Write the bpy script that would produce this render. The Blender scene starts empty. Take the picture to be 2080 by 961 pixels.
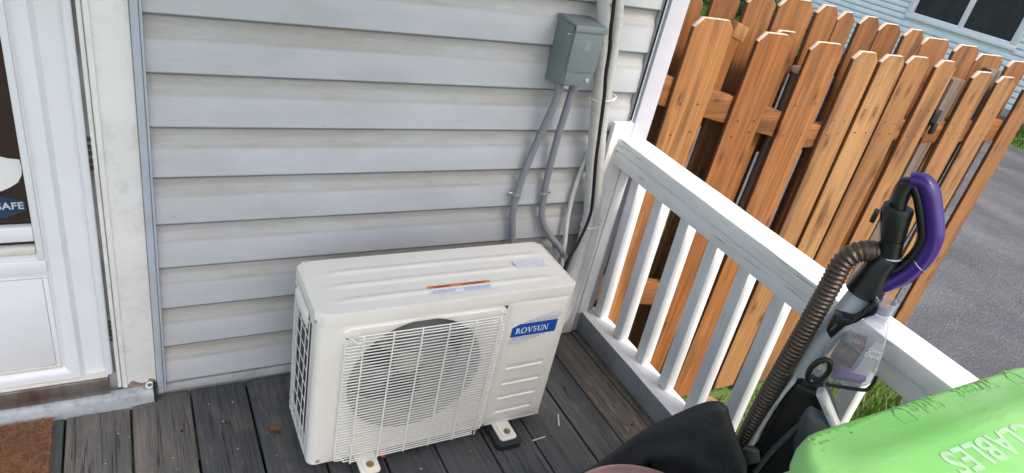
import bpy, bmesh, math, random
import numpy as np
from mathutils import Vector, Matrix

random.seed(7)
rng = np.random.default_rng(7)
R = math.radians
SC = bpy.context.scene
COL = SC.collection

# ------------------------------------------------------------------ camera
cam_d = bpy.data.cameras.new('camera')
cam = bpy.data.objects.new('camera', cam_d)
COL.objects.link(cam)
cam_d.sensor_width = 36.0
cam_d.lens = 1365.51 / 2080.0 * 36.0
cam_d.clip_start = 0.02
cam_d.clip_end = 400.0
def rodrigues(w):
    th = math.sqrt(sum(a * a for a in w)); k = [a / th for a in w]
    return Matrix.Rotation(th, 3, Vector(k))
BASE = Matrix(((1, 0, 0), (0, 0, -1), (0, 1, 0)))
RW = rodrigues((0.5466, -0.5122, 0.0702)) @ BASE
mw = RW.transposed().to_4x4() @ Matrix.Diagonal((1, -1, -1, 1))
mw.translation = Vector((-0.0322, -1.5935, 1.4715))
cam.matrix_world = mw
SC.camera = cam

# ------------------------------------------------------------------ light
SUN_EL, SUN_AZ = 58.0, (0.16, -0.987)          # direction towards the sun in plan
wd = bpy.data.worlds.new('World'); SC.world = wd; wd.use_nodes = True
nt = wd.node_tree; nt.nodes.clear()
sky = nt.nodes.new('ShaderNodeTexSky'); sky.sky_type = 'NISHITA'; sky.sun_disc = False
sky.sun_elevation = R(SUN_EL)
sky.sun_rotation = math.atan2(SUN_AZ[0], SUN_AZ[1])
sky.air_density = 1.0; sky.dust_density = 4.0; sky.ozone_density = 0.6
bg = nt.nodes.new('ShaderNodeBackground'); bg.inputs['Strength'].default_value = 0.15
wo = nt.nodes.new('ShaderNodeOutputWorld')
nt.links.new(sky.outputs[0], bg.inputs[0]); nt.links.new(bg.outputs[0], wo.inputs[0])
sl = bpy.data.lights.new('sun', 'SUN'); sl.energy = 1.5; sl.angle = R(12); sl.color = (1.0, 0.95, 0.87)
so = bpy.data.objects.new('sun', sl); COL.objects.link(so)
sdir = Vector((SUN_AZ[0] * math.cos(R(SUN_EL)), SUN_AZ[1] * math.cos(R(SUN_EL)), math.sin(R(SUN_EL))))
so.rotation_euler = sdir.to_track_quat('Z', 'Y').to_euler()
SC.view_settings.view_transform = 'Standard'; SC.view_settings.look = 'None'
SC.view_settings.gamma = 1.0; SC.view_settings.use_curve_mapping = False
SC.view_settings.exposure = 1.38

# ------------------------------------------------------------------ helpers
def tag(o, label=None, cat=None, group=None, kind=None):
    if label: o['label'] = label
    if cat: o['category'] = cat
    if group: o['group'] = group
    if kind: o['kind'] = kind
    return o
def empty(name, loc=(0, 0, 0), rz=0.0, parent=None):
    o = bpy.data.objects.new(name, None); COL.objects.link(o)
    o.location = loc; o.rotation_euler = (0, 0, rz); o.empty_display_size = 0.05
    if parent: o.parent = parent
    return o
class MB:
    def __init__(s): s.v = []; s.f = []
    def add(s, vs, fs):
        n = len(s.v); s.v += [tuple(v) for v in vs]; s.f += [tuple(i + n for i in f) for f in fs]; return s
    def box(s, x0, x1, y0, y1, z0, z1):
        return s.add([(x0,y0,z0),(x1,y0,z0),(x1,y1,z0),(x0,y1,z0),(x0,y0,z1),(x1,y0,z1),(x1,y1,z1),(x0,y1,z1)],
              [(0,3,2,1),(4,5,6,7),(0,1,5,4),(1,2,6,5),(2,3,7,6),(3,0,4,7)])
    def prism(s, poly, axis, a, b):
        # poly in the two other axes (order x,y,z without axis); extruded from a to b along axis
        def P(q, h):
            if axis == 'y': return (q[0], h, q[1])
            if axis == 'x': return (h, q[0], q[1])
            return (q[0], q[1], h)
        n = len(poly)
        vs = [P(q, a) for q in poly] + [P(q, b) for q in poly]
        fs = [tuple(range(n))[::-1], tuple(range(n, 2 * n))] + [(i, (i + 1) % n, n + (i + 1) % n, n + i) for i in range(n)]
        return s.add(vs, fs)
    def tube(s, path, r, n=12, caps=True, sy=1.0, up=(0.3, 0.9, 0.2), closed=False):
        P = [Vector(p) for p in path]; m = len(P)
        rr = r if hasattr(r, '__len__') else [r] * m
        rings = []; U = Vector(up)
        prev = None
        for i in range(m):
            if closed: t = P[(i + 1) % m] - P[i - 1]
            else: t = (P[min(i + 1, m - 1)] - P[max(i - 1, 0)])
            t.normalize()
            if prev is None:
                a = t.cross(U)
                if a.length < 1e-4: a = t.cross(Vector((1, 0, 0)))
            else:
                a = prev - t * prev.dot(t)
            a.normalize(); b = t.cross(a); prev = a
            rings.append([P[i] + a * math.cos(2 * math.pi * k / n) * rr[i] + b * math.sin(2 * math.pi * k / n) * rr[i] * sy for k in range(n)])
        vs = [tuple(v) for g in rings for v in g]; fs = []
        for i in range(m if closed else m - 1):
            j = (i + 1) % m
            for k in range(n):
                fs.append((i * n + k, i * n + (k + 1) % n, j * n + (k + 1) % n, j * n + k))
        if caps and not closed:
            fs.append(tuple(range(n))[::-1]); fs.append(tuple((m - 1) * n + k for k in range(n)))
        return s.add(vs, fs)
    def lathe(s, prof, c=(0, 0, 0), n=32, axis='z', caps=True):
        vs = []; fs = []; m = len(prof)
        for r, h in prof:
            for k in range(n):
                a = 2 * math.pi * k / n; u, w = r * math.cos(a), r * math.sin(a)
                if axis == 'z': vs.append((c[0] + u, c[1] + w, c[2] + h))
                elif axis == 'y': vs.append((c[0] + u, c[1] + h, c[2] + w))
                else: vs.append((c[0] + h, c[1] + u, c[2] + w))
        for i in range(m - 1):
            for k in range(n):
                fs.append((i * n + k, i * n + (k + 1) % n, (i + 1) * n + (k + 1) % n, (i + 1) * n + k))
        if caps:
            fs.append(tuple(range(n))[::-1]); fs.append(tuple((m - 1) * n + k for k in range(n)))
        return s.add(vs, fs)
    def relief(s, us, ws, fn):
        # grid of us x ws; fn(u,w) -> point
        n = len(s.v)
        for w in ws:
            for u in us: s.v.append(tuple(fn(u, w)))
        a = len(us)
        for j in range(len(ws) - 1):
            for i in range(a - 1):
                s.f.append((n + j * a + i, n + j * a + i + 1, n + (j + 1) * a + i + 1, n + (j + 1) * a + i))
        return s
    def mesh(s, name, bevel=0.0, seg=2, smooth=False, org=(0, 0, 0), angle=35, sub=0):
        me = bpy.data.meshes.new(name)
        me.from_pydata([(v[0] - org[0], v[1] - org[1], v[2] - org[2]) for v in s.v], [], s.f)
        bm = bmesh.new(); bm.from_mesh(me)
        bmesh.ops.recalc_face_normals(bm, faces=bm.faces)
        if bevel:
            ed = [e for e in bm.edges if len(e.link_faces) == 2 and e.calc_face_angle(0) > R(30)]
            bmesh.ops.bevel(bm, geom=ed, offset=bevel, segments=seg, affect='EDGES', profile=0.5, clamp_overlap=True)
        if sub:
            bmesh.ops.subdivide_edges(bm, edges=bm.edges[:], cuts=sub, use_grid_fill=True)
        if smooth or bevel:
            for f in bm.faces: f.smooth = True
            for e in bm.edges:
                if len(e.link_faces) == 2 and e.calc_face_angle(0) > R(angle): e.smooth = False
        bm.to_mesh(me); bm.free(); return me
    def build(s, name, mat, parent=None, bevel=0.0, seg=2, smooth=False, org=(0, 0, 0), angle=35, sub=0, **kw):
        me = s.mesh(name, bevel, seg, smooth, org, angle, sub)
        return link(name, me, mat, parent, org, **kw)
def link(name, me, mat, parent=None, loc=(0, 0, 0), **kw):
    if mat is not None and not me.materials: me.materials.append(mat)
    o = bpy.data.objects.new(name, me); COL.objects.link(o); o.location = loc
    if parent: o.parent = parent
    return tag(o, **kw)
def copy_tree(o, parent=None):
    c = o.copy(); COL.objects.link(c)
    if parent: c.parent = parent
    for ch in o.children: copy_tree(ch, c)
    return c
def text_mesh(s, size, ext=0.0005, space=1.0, align='LEFT', off=0.0, shear=0.0):
    cu = bpy.data.curves.new('lettering', 'FONT'); cu.body = s; cu.size = size; cu.extrude = ext
    cu.space_character = space; cu.align_x = align; cu.offset = off; cu.shear = shear
    cu.resolution_u = 4
    o = bpy.data.objects.new('lettering', cu); COL.objects.link(o)
    dg = bpy.context.evaluated_depsgraph_get(); dg.update()
    me = bpy.data.meshes.new_from_object(o.evaluated_get(dg))
    bpy.data.objects.remove(o); bpy.data.curves.remove(cu)
    return me
def smooth_path(pts, n=8):
    P = [Vector(p) for p in pts]; out = []
    for i in range(len(P) - 1):
        p0 = P[max(i - 1, 0)]; p1 = P[i]; p2 = P[i + 1]; p3 = P[min(i + 2, len(P) - 1)]
        for k in range(n):
            t = k / n
            out.append(0.5 * ((2 * p1) + (p2 - p0) * t + (2 * p0 - 5 * p1 + 4 * p2 - p3) * t * t + (3 * p1 - p0 - 3 * p2 + p3) * t ** 3))
    out.append(P[-1]); return out
def rrect(x0, x1, y0, y1, r, n=5):
    out = []
    for cx, cy, a0 in ((x1 - r, y0 + r, -90), (x1 - r, y1 - r, 0), (x0 + r, y1 - r, 90), (x0 + r, y0 + r, 180)):
        for k in range(n + 1):
            a = R(a0 + 90 * k / n); out.append((cx + r * math.cos(a), cy + r * math.sin(a)))
    return out

# ------------------------------------------------------------------ materials
class NT:
    def __init__(s, name):
        s.m = bpy.data.materials.new(name); s.m.use_nodes = True; s.t = s.m.node_tree; s.t.nodes.clear()
        s.out = s.n('ShaderNodeOutputMaterial'); s.b = s.n('ShaderNodeBsdfPrincipled'); s.l(s.b.outputs[0], s.out.inputs[0])
        s.tc = s.n('ShaderNodeTexCoord'); s.oi = s.n('ShaderNodeObjectInfo')
        add = s.n('ShaderNodeVectorMath'); add.operation = 'MULTIPLY_ADD'
        cmb = s.n('ShaderNodeCombineXYZ')
        for i in range(3): s.l(s.oi.outputs['Random'], cmb.inputs[i])
        s.l(cmb.outputs[0], add.inputs[0]); add.inputs[1].default_value = (37.0, 53.0, 71.0); s.l(s.tc.outputs['Object'], add.inputs[2])
        s.vec = add.outputs[0]; s.obj = s.tc.outputs['Object']
    def n(s, t): return s.t.nodes.new(t)
    def l(s, a, b): s.t.links.new(a, b)
    def inp(s, node, i, v):
        if hasattr(v, 'is_output') or isinstance(v, bpy.types.NodeSocket): s.l(v, node.inputs[i])
        else:
            if isinstance(v, (tuple, list)) and len(v) == 3 and node.inputs[i].type == 'RGBA': v = (*v, 1)
            node.inputs[i].default_value = v
    def map(s, sc, vec=None):
        m = s.n('ShaderNodeMapping'); m.inputs['Scale'].default_value = sc; s.l(vec or s.vec, m.inputs[0]); return m.outputs[0]
    def noise(s, sc=(1, 1, 1), scale=5, detail=4, rough=0.55, dist=0.0, vec=None, col=False):
        x = s.n('ShaderNodeTexNoise'); s.l(s.map(sc, vec), x.inputs['Vector'])
        x.inputs['Scale'].default_value = scale; x.inputs['Detail'].default_value = detail
        x.inputs['Roughness'].default_value = rough; x.inputs['Distortion'].default_value = dist
        return x.outputs[1 if col else 0]
    def voro(s, sc=(1, 1, 1), scale=5, feature='F1', vec=None):
        x = s.n('ShaderNodeTexVoronoi'); x.feature = feature; s.l(s.map(sc, vec), x.inputs['Vector']); x.inputs['Scale'].default_value = scale
        return x.outputs['Distance']
    def voro2(s, sx, sz, axis='z'):
        q = s.sep(s.vec); c = s.n('ShaderNodeCombineXYZ'); s.l(s.math('MULTIPLY', q[0], sx), c.inputs[0]); s.l(s.math('MULTIPLY', q[2], sz), c.inputs[1])
        x = s.n('ShaderNodeTexVoronoi'); x.voronoi_dimensions = '2D'; s.l(c.outputs[0], x.inputs['Vector']); x.inputs['Scale'].default_value = 1.0
        return x.outputs['Distance']
    def ramp(s, v, stops):
        x = s.n('ShaderNodeValToRGB'); e = x.color_ramp.elements
        while len(e) < len(stops): e.new(0.5)
        for q, (p, c) in zip(e, stops):
            q.position = p
            q.color = (c, c, c, 1) if not hasattr(c, '__len__') else (*c, 1)
        s.l(v, x.inputs[0]); return x.outputs[0]
    def mix(s, f, a, b, mode='MIX'):
        x = s.n('ShaderNodeMix'); x.data_type = 'RGBA'; x.blend_type = mode
        s.inp(x, 0, f)
        for i, v in ((6, a), (7, b)):
            if isinstance(v, bpy.types.NodeSocket): s.l(v, x.inputs[i])
            else: x.inputs[i].default_value = (*v, 1)
        return x.outputs[2]
    def math(s, op, a, b=0.0):
        x = s.n('ShaderNodeMath'); x.operation = op; s.inp(x, 0, a); s.inp(x, 1, b); return x.outputs[0]
    def sep(s, vec):
        x = s.n('ShaderNodeSeparateXYZ'); s.l(vec, x.inputs[0]); return x.outputs
    def bump(s, h, st=0.3, d=0.01):
        x = s.n('ShaderNodeBump'); x.inputs['Strength'].default_value = st; x.inputs['Distance'].default_value = d
        s.l(h, x.inputs['Height']); s.l(x.outputs[0], s.b.inputs['Normal'])
    def set(s, col=None, rough=None, metal=None, spec=None, coat=None):
        if col is not None: s.inp(s.b, 'Base Color', (*col, 1) if isinstance(col, tuple) else col)
        if rough is not None: s.inp(s.b, 'Roughness', rough)
        if metal is not None: s.inp(s.b, 'Metallic', metal)
        if spec is not None: s.b.inputs['Specular IOR Level'].default_value = spec
        if coat is not None: s.b.inputs['Coat Weight'].default_value = coat
        return s
def plain(name, col, rough=0.5, metal=0.0, var=0.12, scale=9, bump=0.0, bscale=200, dirt=None, dirt_amt=0.0, spec=None):
    k = NT(name)
    nz = k.noise(scale=scale, detail=5)
    lo = tuple(c * (1 - var) for c in col); hi = tuple(min(1, c * (1 + var)) for c in col)
    c = k.mix(k.ramp(nz, [(0.3, 0.0), (0.7, 1.0)]), lo, hi)
    if dirt:
        d = k.math('MULTIPLY', k.ramp(k.noise(scale=scale * 2.3, detail=8, rough=0.7), [(0.5, 0.0), (0.75, 1.0)]), dirt_amt)
        c = k.mix(d, c, dirt)
    k.set(c, k.math('MULTIPLY_ADD', nz, 0.15) if False else rough, metal, spec)
    if bump: k.bump(k.noise(scale=bscale, detail=3), bump, 0.004)
    return k.m

M = {}
def siding_mat(name, base, stain, amt):
    k = NT(name)
    z = k.sep(k.obj)[2]
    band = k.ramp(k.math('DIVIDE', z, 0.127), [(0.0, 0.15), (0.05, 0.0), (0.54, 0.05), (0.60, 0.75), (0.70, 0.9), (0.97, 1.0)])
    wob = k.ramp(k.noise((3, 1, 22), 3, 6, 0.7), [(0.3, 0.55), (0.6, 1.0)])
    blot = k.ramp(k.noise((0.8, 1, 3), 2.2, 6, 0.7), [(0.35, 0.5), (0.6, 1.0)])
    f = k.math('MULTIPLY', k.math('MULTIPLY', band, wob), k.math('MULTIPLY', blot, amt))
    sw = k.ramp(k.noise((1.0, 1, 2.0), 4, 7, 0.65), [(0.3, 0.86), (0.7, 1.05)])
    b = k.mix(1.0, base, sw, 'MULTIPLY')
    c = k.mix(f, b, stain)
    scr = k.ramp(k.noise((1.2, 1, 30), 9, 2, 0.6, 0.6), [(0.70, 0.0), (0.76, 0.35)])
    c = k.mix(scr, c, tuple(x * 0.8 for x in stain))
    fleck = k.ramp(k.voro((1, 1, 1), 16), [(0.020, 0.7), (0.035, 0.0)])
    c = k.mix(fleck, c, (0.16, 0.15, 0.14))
    lap_dirt_shade = k.ramp(k.math('DIVIDE', z, 0.127), [(0.0, 0.9), (0.012, 0.75), (0.022, 0.0)])  # dark lap line: drip-edge dirt with the lap's contact shadow painted in
    c = k.mix(lap_dirt_shade, c, (0.12, 0.122, 0.128))
    k.set(c, 0.5)
    k.bump(k.noise((2.5, 1, 60), 6, 5, 0.65), 0.22, 0.003)
    return k.m
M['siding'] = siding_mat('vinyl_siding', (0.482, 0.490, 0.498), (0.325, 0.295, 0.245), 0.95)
M['channel'] = plain('channel_vinyl', (0.42, 0.46, 0.50), 0.45, var=0.06, dirt=(0.3, 0.29, 0.27), dirt_amt=0.4)
M['starter'] = plain('starter_vinyl', (0.36, 0.36, 0.355), 0.6, var=0.2, scale=8, dirt=(0.14, 0.13, 0.11), dirt_amt=0.8)
M['mauve'] = plain('corner_vinyl', (0.47, 0.46, 0.50), 0.45, var=0.06, dirt=(0.5, 0.46, 0.42), dirt_amt=0.3)
M['door'] = plain('door_paint', (0.72, 0.73, 0.74), 0.38, var=0.04, scale=4, dirt=(0.6, 0.57, 0.5), dirt_amt=0.25)
M['casing'] = plain('casing_paint', (0.76, 0.745, 0.71), 0.45, var=0.06, scale=7, dirt=(0.48, 0.43, 0.35), dirt_amt=0.55, bump=0.15, bscale=120)
M['cream'] = plain('cream_bead', (0.66, 0.64, 0.56), 0.45, var=0.08, dirt=(0.35, 0.3, 0.22), dirt_amt=0.4)
M['rust'] = plain('rusty_hinge', (0.030, 0.026, 0.023), 0.7, var=0.6, scale=90)
M['strip'] = plain('weatherstrip_grey', (0.16, 0.16, 0.155), 0.7, var=0.5, scale=12)
M['black'] = plain('black_gap', (0.012, 0.012, 0.013), 0.7)
M['sill'] = plain('sill_paint', (0.38, 0.405, 0.42), 0.55, var=0.15, scale=14, dirt=(0.10, 0.09, 0.08), dirt_amt=0.7, bump=0.3, bscale=60)
def mk_threshold():
    k = NT('threshold_metal')
    c = k.mix(k.ramp(k.noise((6, 1, 1), 3, 4), [(0.35, 0.0), (0.65, 1.0)]), (0.20, 0.13, 0.10), (0.34, 0.32, 0.30))
    k.set(c, 0.32, 0.75); k.bump(k.noise((60, 1, 2), 5, 3), 0.1, 0.002); return k.m
M['threshold'] = mk_threshold()
def mk_glass(name, col, rough=0.06):
    k = NT(name); k.set(k.mix(k.ramp(k.noise((1.5, 1, 0.6), 3, 4), [(0.35, 0.0), (0.7, 1.0)]), tuple(c * 0.5 for c in col), col), rough); return k.m
M['dark_glass'] = mk_glass('dark_door_glass', (0.045, 0.022, 0.013), 0.16)
M['pane'] = mk_glass('window_pane', (0.03, 0.032, 0.045), 0.08)
M['sticker_white'] = plain('sticker_white', (0.72, 0.70, 0.68), 0.5, var=0.04)
M['sticker_blue'] = plain('sticker_blue', (0.012, 0.035, 0.075), 0.4)
M['sticker_text'] = plain('sticker_text', (0.45, 0.50, 0.56), 0.5)
M['sticker_dim'] = plain('sticker_dim', (0.022, 0.014, 0.010), 0.5)

def deck_mat(name, base, tan, tan_lo, peel=0.0):
    k = NT(name)
    g = k.noise((26, 0.9, 26), 4, 8, 0.65)
    c = k.ramp(g, [(0.25, tuple(b * 0.75 for b in base)), (0.5, base), (0.72, tuple(b * 1.25 for b in base))])
    hue = k.mix(k.oi.outputs['Random'], (0.80, 0.84, 0.86), (1.35, 1.28, 1.18))
    c = k.mix(1.0, c, hue, 'MULTIPLY')
    bl = k.ramp(k.noise((1.2, 0.5, 1), 7, 6, 0.7), [(tan_lo - .02, 0.0), (tan_lo + 0.12, 0.8)])
    c = k.mix(k.math('MULTIPLY', bl, k.ramp(k.noise((30, 1.5, 30), 5, 5), [(0.35, 0.1), (0.6, 1.0)])), c, tan)
    sp = k.ramp(k.voro((1, 1, 1), 42), [(0.035, 0.55), (0.06, 0.0)])
    spm = k.ramp(k.noise(scale=5, detail=2), [(0.5, 0.0), (0.62, 1.0)])
    c = k.mix(k.math('MULTIPLY', sp, spm), c, (0.30, 0.27, 0.24))
    cr = k.ramp(k.noise((34, 0.55, 1), 2.0, 3, 0.5, 0.3), [(0.478, 0.0), (0.50, 0.9), (0.522, 0.0)])
    crm = k.ramp(k.noise((4, 0.6, 1), 2.0, 2), [(0.45, 0.0), (0.53, 1.0)])
    crf = k.math('MULTIPLY', cr, crm)
    c = k.mix(crf, c, (0.008, 0.008, 0.008))
    if peel:
        x = k.sep(k.obj)
        pl = k.ramp(k.noise((14, 2.6, 6), 4.5, 8, 0.72), [(0.52 - peel * 0.1, 0.0), (0.56 - peel * 0.1, 1.0)])
        pm = k.ramp(k.math('MULTIPLY', x[1], -1.0), [(0.12, 0.0), (0.30, 1.0)])
        wood = k.ramp(k.noise((40, 1, 40), 4, 6), [(0.3, (0.07, 0.054, 0.04)), (0.7, (0.25, 0.185, 0.135))])
        c = k.mix(k.math('MULTIPLY', pl, pm), c, wood)
    k.set(c, k.ramp(g, [(0.3, 0.75), (0.7, 0.55)]))
    h = k.math('SUBTRACT', g, crf)
    k.bump(h, 0.28, 0.004)
    return k.m
M['deck'] = deck_mat('deck_boards', (0.080, 0.081, 0.082), (0.19, 0.165, 0.14), 0.54)
M['deck_tan'] = deck_mat('deck_boards_worn', (0.110, 0.106, 0.101), (0.25, 0.21, 0.165), 0.47)
M['deck_peel'] = deck_mat('deck_boards_peeling', (0.078, 0.078, 0.078), (0.18, 0.15, 0.12), 0.56, peel=0.22)

def white_wood(name, base, grey, crack, axis, amt):
    k = NT(name)
    st = (28, 0.7, 28) if axis == 'y' else (28, 28, 0.7)
    g = k.noise(st, 3.0, 7, 0.65)
    c = k.mix(k.ramp(k.noise(scale=5, detail=5), [(0.35, 0.0), (0.75, 1.0)]), base, tuple(b * 0.86 for b in base))
    cr = k.ramp(k.noise(st, 1.4, 4, 0.6, 0.2), [(0.484, 0.0), (0.5, 1.0), (0.516, 0.0)])
    m = k.ramp(k.noise((5, 1.2, 5) if axis == 'y' else (5, 5, 1.2), 2.2, 3), [(0.50, 0.0), (0.6, 1.0)])
    f = k.math('MULTIPLY', k.math('MULTIPLY', cr, m), amt)
    c = k.mix(f, c, crack)
    pk = k.math('MULTIPLY', k.ramp(k.noise((7, 3, 7), 9, 6, 0.75), [(0.66, 0.0), (0.72, 1.0)]), 0.55 * amt)
    c = k.mix(pk, c, grey)
    k.set(c, 0.5)
    k.bump(k.math('SUBTRACT', g, f), 0.3, 0.002)
    return k.m
M['rail'] = white_wood('rail_paint_cracked', (0.82, 0.81, 0.785), (0.45, 0.44, 0.42), (0.13, 0.125, 0.12), 'y', 0.75)
M['baluster'] = white_wood('baluster_paint', (0.80, 0.795, 0.78), (0.42, 0.41, 0.40), (0.34, 0.33, 0.32), 'z', 0.35)
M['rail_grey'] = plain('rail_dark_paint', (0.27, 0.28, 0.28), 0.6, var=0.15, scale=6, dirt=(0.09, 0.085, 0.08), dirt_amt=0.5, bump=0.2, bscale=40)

def cedar(name, dark=1.0, axis='z', grey=0.0, tan=0.0):
    k = NT(name)
    s1 = (22, 22, 0.9) if axis == 'z' else (0.9, 22, 22)
    s2 = (60, 60, 1.6) if axis == 'z' else (1.6, 60, 60)
    g = k.noise(s1, 2.2, 6, 0.6, 0.5)
    fine = k.noise(s2, 2.2, 6, 0.65)
    wide = k.noise((5, 5, 0.6) if axis == 'z' else (0.6, 5, 5), 3.0, 4, 0.55, 0.3)
    a = tuple(x * dark for x in (0.15, 0.055, 0.018)); b = tuple(x * dark for x in (0.345, 0.148, 0.047)); c3 = tuple(x * dark for x in (0.49, 0.255, 0.105))
    c = k.ramp(g, [(0.15, a), (0.5, b), (0.9, c3)])
    if tan: c = k.mix(tan, c, k.ramp(g, [(0.2, (0.27, 0.140, 0.052)), (0.8, (0.45, 0.265, 0.115))]))
    hue = k.mix(k.oi.outputs['Random'], (0.78, 0.66, 0.56), (1.12, 1.16, 1.20))
    c = k.mix(1.0, c, hue, 'MULTIPLY')
    c = k.mix(0.7, c, k.ramp(fine, [(0.3, (0.45, 0.40, 0.36)), (0.7, (1, 1, 1))]), 'MULTIPLY')
    c = k.mix(k.ramp(wide, [(0.50, 0.0), (0.66, 0.8)]), c, (0.105 * dark, 0.048 * dark, 0.02 * dark))
    st = k.noise((9, 9, 2.2) if axis == 'z' else (2.2, 9, 9), 2.6, 6, 0.7, 0.8)
    c = k.mix(k.ramp(st, [(0.55, 0.0), (0.70, 0.45)]), c, (0.17 * dark, 0.125 * dark, 0.085 * dark))
    sp = k.noise((30, 30, 5) if axis == 'z' else (5, 30, 30), 3, 6, 0.75)
    c = k.mix(k.ramp(sp, [(0.62, 0.0), (0.70, 0.5)]), c, (0.07 * dark, 0.030 * dark, 0.014 * dark))
    kn = k.voro2(*((6.0, 2.6) if axis == 'z' else (2.6, 6.0)))
    kn = k.math('ADD', kn, k.math('MULTIPLY', k.math('SUBTRACT', fine, 0.5), 0.10))
    c = k.mix(k.ramp(kn, [(0.02, 0.9), (0.05, 0.45), (0.13, 0.0)]), c, (0.085 * dark, 0.030 * dark, 0.010 * dark))
    if grey: c = k.mix(grey, c, k.ramp(g, [(0.3, (0.05, 0.038, 0.03)), (0.7, (0.17, 0.14, 0.115))]))
    k.set(c, 0.55, spec=0.35)
    k.bump(k.math('ADD', fine, g), 0.25, 0.003)
    return k.m
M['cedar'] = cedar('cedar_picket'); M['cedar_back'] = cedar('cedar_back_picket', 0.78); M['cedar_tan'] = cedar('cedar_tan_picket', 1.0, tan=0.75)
M['cedar_shaded_side'] = cedar('cedar_side_painted_shade', 0.42)  # darker cedar copy: shade between pickets painted on their side faces
M['cedar_rail'] = cedar('cedar_rail', 0.85, 'x'); M['fence_post'] = cedar('weathered_post', 0.8, 'z', 0.88)
M['pale_top'] = plain('pale_lit_top_and_cap', (0.44, 0.36, 0.29), 0.7, var=0.2, scale=60)  # picket tops: daylight put into a paler tone; the post cap shares it

M['ac'] = plain('appliance_enamel', (0.76, 0.725, 0.645), 0.34, var=0.025, scale=3, bump=0.05, bscale=350, dirt=(0.45, 0.42, 0.36), dirt_amt=0.16)
M['wire'] = plain('coated_wire', (0.80, 0.785, 0.73), 0.4, var=0.03)
M['shroud'] = plain('shroud_steel', (0.075, 0.074, 0.07), 0.45, var=0.1)
M['shroud_ring'] = plain('shroud_ring_paint', (0.48, 0.46, 0.41), 0.45, var=0.06)
M['blade'] = plain('fan_plastic', (0.19, 0.19, 0.18), 0.4, var=0.1)
M['motor'] = plain('motor_housing', (0.36, 0.33, 0.22), 0.45, var=0.2, scale=20)
def mk_coil():
    k = NT('coil_fins')
    w = k.ramp(k.math('FRACT', k.math('MULTIPLY', k.sep(k.obj)[2], 260.0)), [(0.0, 0.02), (0.5, 0.035), (1.0, 0.02)])
    k.set(k.mix(0.5, w, (0.012, 0.018, 0.028)), 0.45, 0.3); return k.m
M['coil'] = mk_coil()
M['bolt'] = plain('bolt_metal', (0.55, 0.55, 0.56), 0.3, 0.9, var=0.15, scale=60)
M['brass'] = plain('bolt_brass', (0.35, 0.27, 0.12), 0.4, 0.7, var=0.2, scale=60)
M['rubber'] = plain('black_rubber', (0.014, 0.015, 0.018), 0.6, bump=0.1)
M['logo_blue'] = plain('logo_blue', (0.008, 0.075, 0.36), 0.4, var=0.03)
M['white_print'] = plain('white_print', (0.82, 0.82, 0.82), 0.45, var=0.02)
M['orange_print'] = plain('orange_print', (0.72, 0.22, 0.045), 0.45, var=0.03)
M['label_paper'] = plain('label_paper', (0.75, 0.76, 0.80), 0.4, var=0.04, scale=30)
M['ink_blue'] = plain('print_ink_blue', (0.22, 0.28, 0.50), 0.5)
M['ink_dark'] = plain('print_ink_dark', (0.10, 0.035, 0.015), 0.5)
M['ink_mauve'] = plain('print_ink_mauve', (0.45, 0.42, 0.52), 0.5)
M['orange'] = plain('orange_plastic', (0.75, 0.09, 0.03), 0.4)

M['box'] = plain('box_grey_paint', (0.175, 0.21, 0.205), 0.42, var=0.05, scale=6, bump=0.05)
M['box_line'] = plain('box_emboss', (0.42, 0.46, 0.45), 0.4)
def mk_conduit():
    k = NT('flexible_conduit')
    k.set(k.mix(k.noise(scale=12, detail=3), (0.19, 0.195, 0.21), (0.25, 0.255, 0.275)), 0.5); return k.m
M['conduit'] = mk_conduit()
M['zinc'] = plain('zinc_strap', (0.48, 0.52, 0.50), 0.35, 0.8, var=0.2, scale=80)
def mk_wrap():
    k = NT('pipe_wrap_tape')
    z = k.sep(k.obj)[2]
    st = k.ramp(k.math('FRACT', k.math('MULTIPLY', k.math('ADD', z, k.math('MULTIPLY', k.sep(k.obj)[0], 0.35)), 24.0)), [(0.0, 0.9), (0.08, 1.0), (0.9, 0.98), (1.0, 0.9)])
    c = k.mix(1.0, k.mix(k.noise(scale=20, detail=5), (0.47, 0.45, 0.41), (0.58, 0.565, 0.53)), st, 'MULTIPLY')
    k.set(c, 0.5); k.bump(k.noise((1, 1, 3), 55, 5, 0.7), 0.3, 0.003); return k.m
M['wrap'] = mk_wrap()
M['cream_pipe'] = plain('drain_hose_plastic', (0.60, 0.58, 0.52), 0.4)
M['cable'] = plain('black_cable', (0.008, 0.008, 0.009), 0.4)
M['tie'] = plain('white_tie', (0.75, 0.75, 0.72), 0.4)
M['grey_pipe'] = plain('grey_pipe', (0.16, 0.16, 0.175), 0.5)

def mk_asphalt():
    k = NT('asphalt')
    n1 = k.noise(scale=0.55, detail=4, vec=k.obj); n2 = k.noise(scale=60, detail=5, rough=0.7, vec=k.obj)
    c = k.mix(k.ramp(n1, [(0.3, 0.0), (0.7, 1.0)]), (0.058, 0.058, 0.062), (0.088, 0.088, 0.092))
    c = k.mix(0.55, c, k.ramp(n2, [(0.3, (0.35, 0.35, 0.35)), (0.68, (1.35, 1.35, 1.35))]), 'MULTIPLY')
    v = k.voro(scale=55, vec=k.obj)
    c = k.mix(k.ramp(v, [(0.14, 0.75), (0.2, 0.0)]), c, (0.30, 0.295, 0.29))
    stn = k.ramp(k.noise((1, .5, 1), 1.6, 6, 0.65, 0.4, vec=k.obj), [(0.42, 0.78), (0.62, 1.25)])
    c = k.mix(1.0, c, stn, 'MULTIPLY')
    k.set(c, k.ramp(k.noise(scale=0.8, detail=3, vec=k.obj), [(0.35, 0.38), (0.65, 0.72)]))
    k.bump(k.math('SUBTRACT', n2, v), 0.5, 0.012); return k.m
M['asphalt'] = mk_asphalt()
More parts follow.
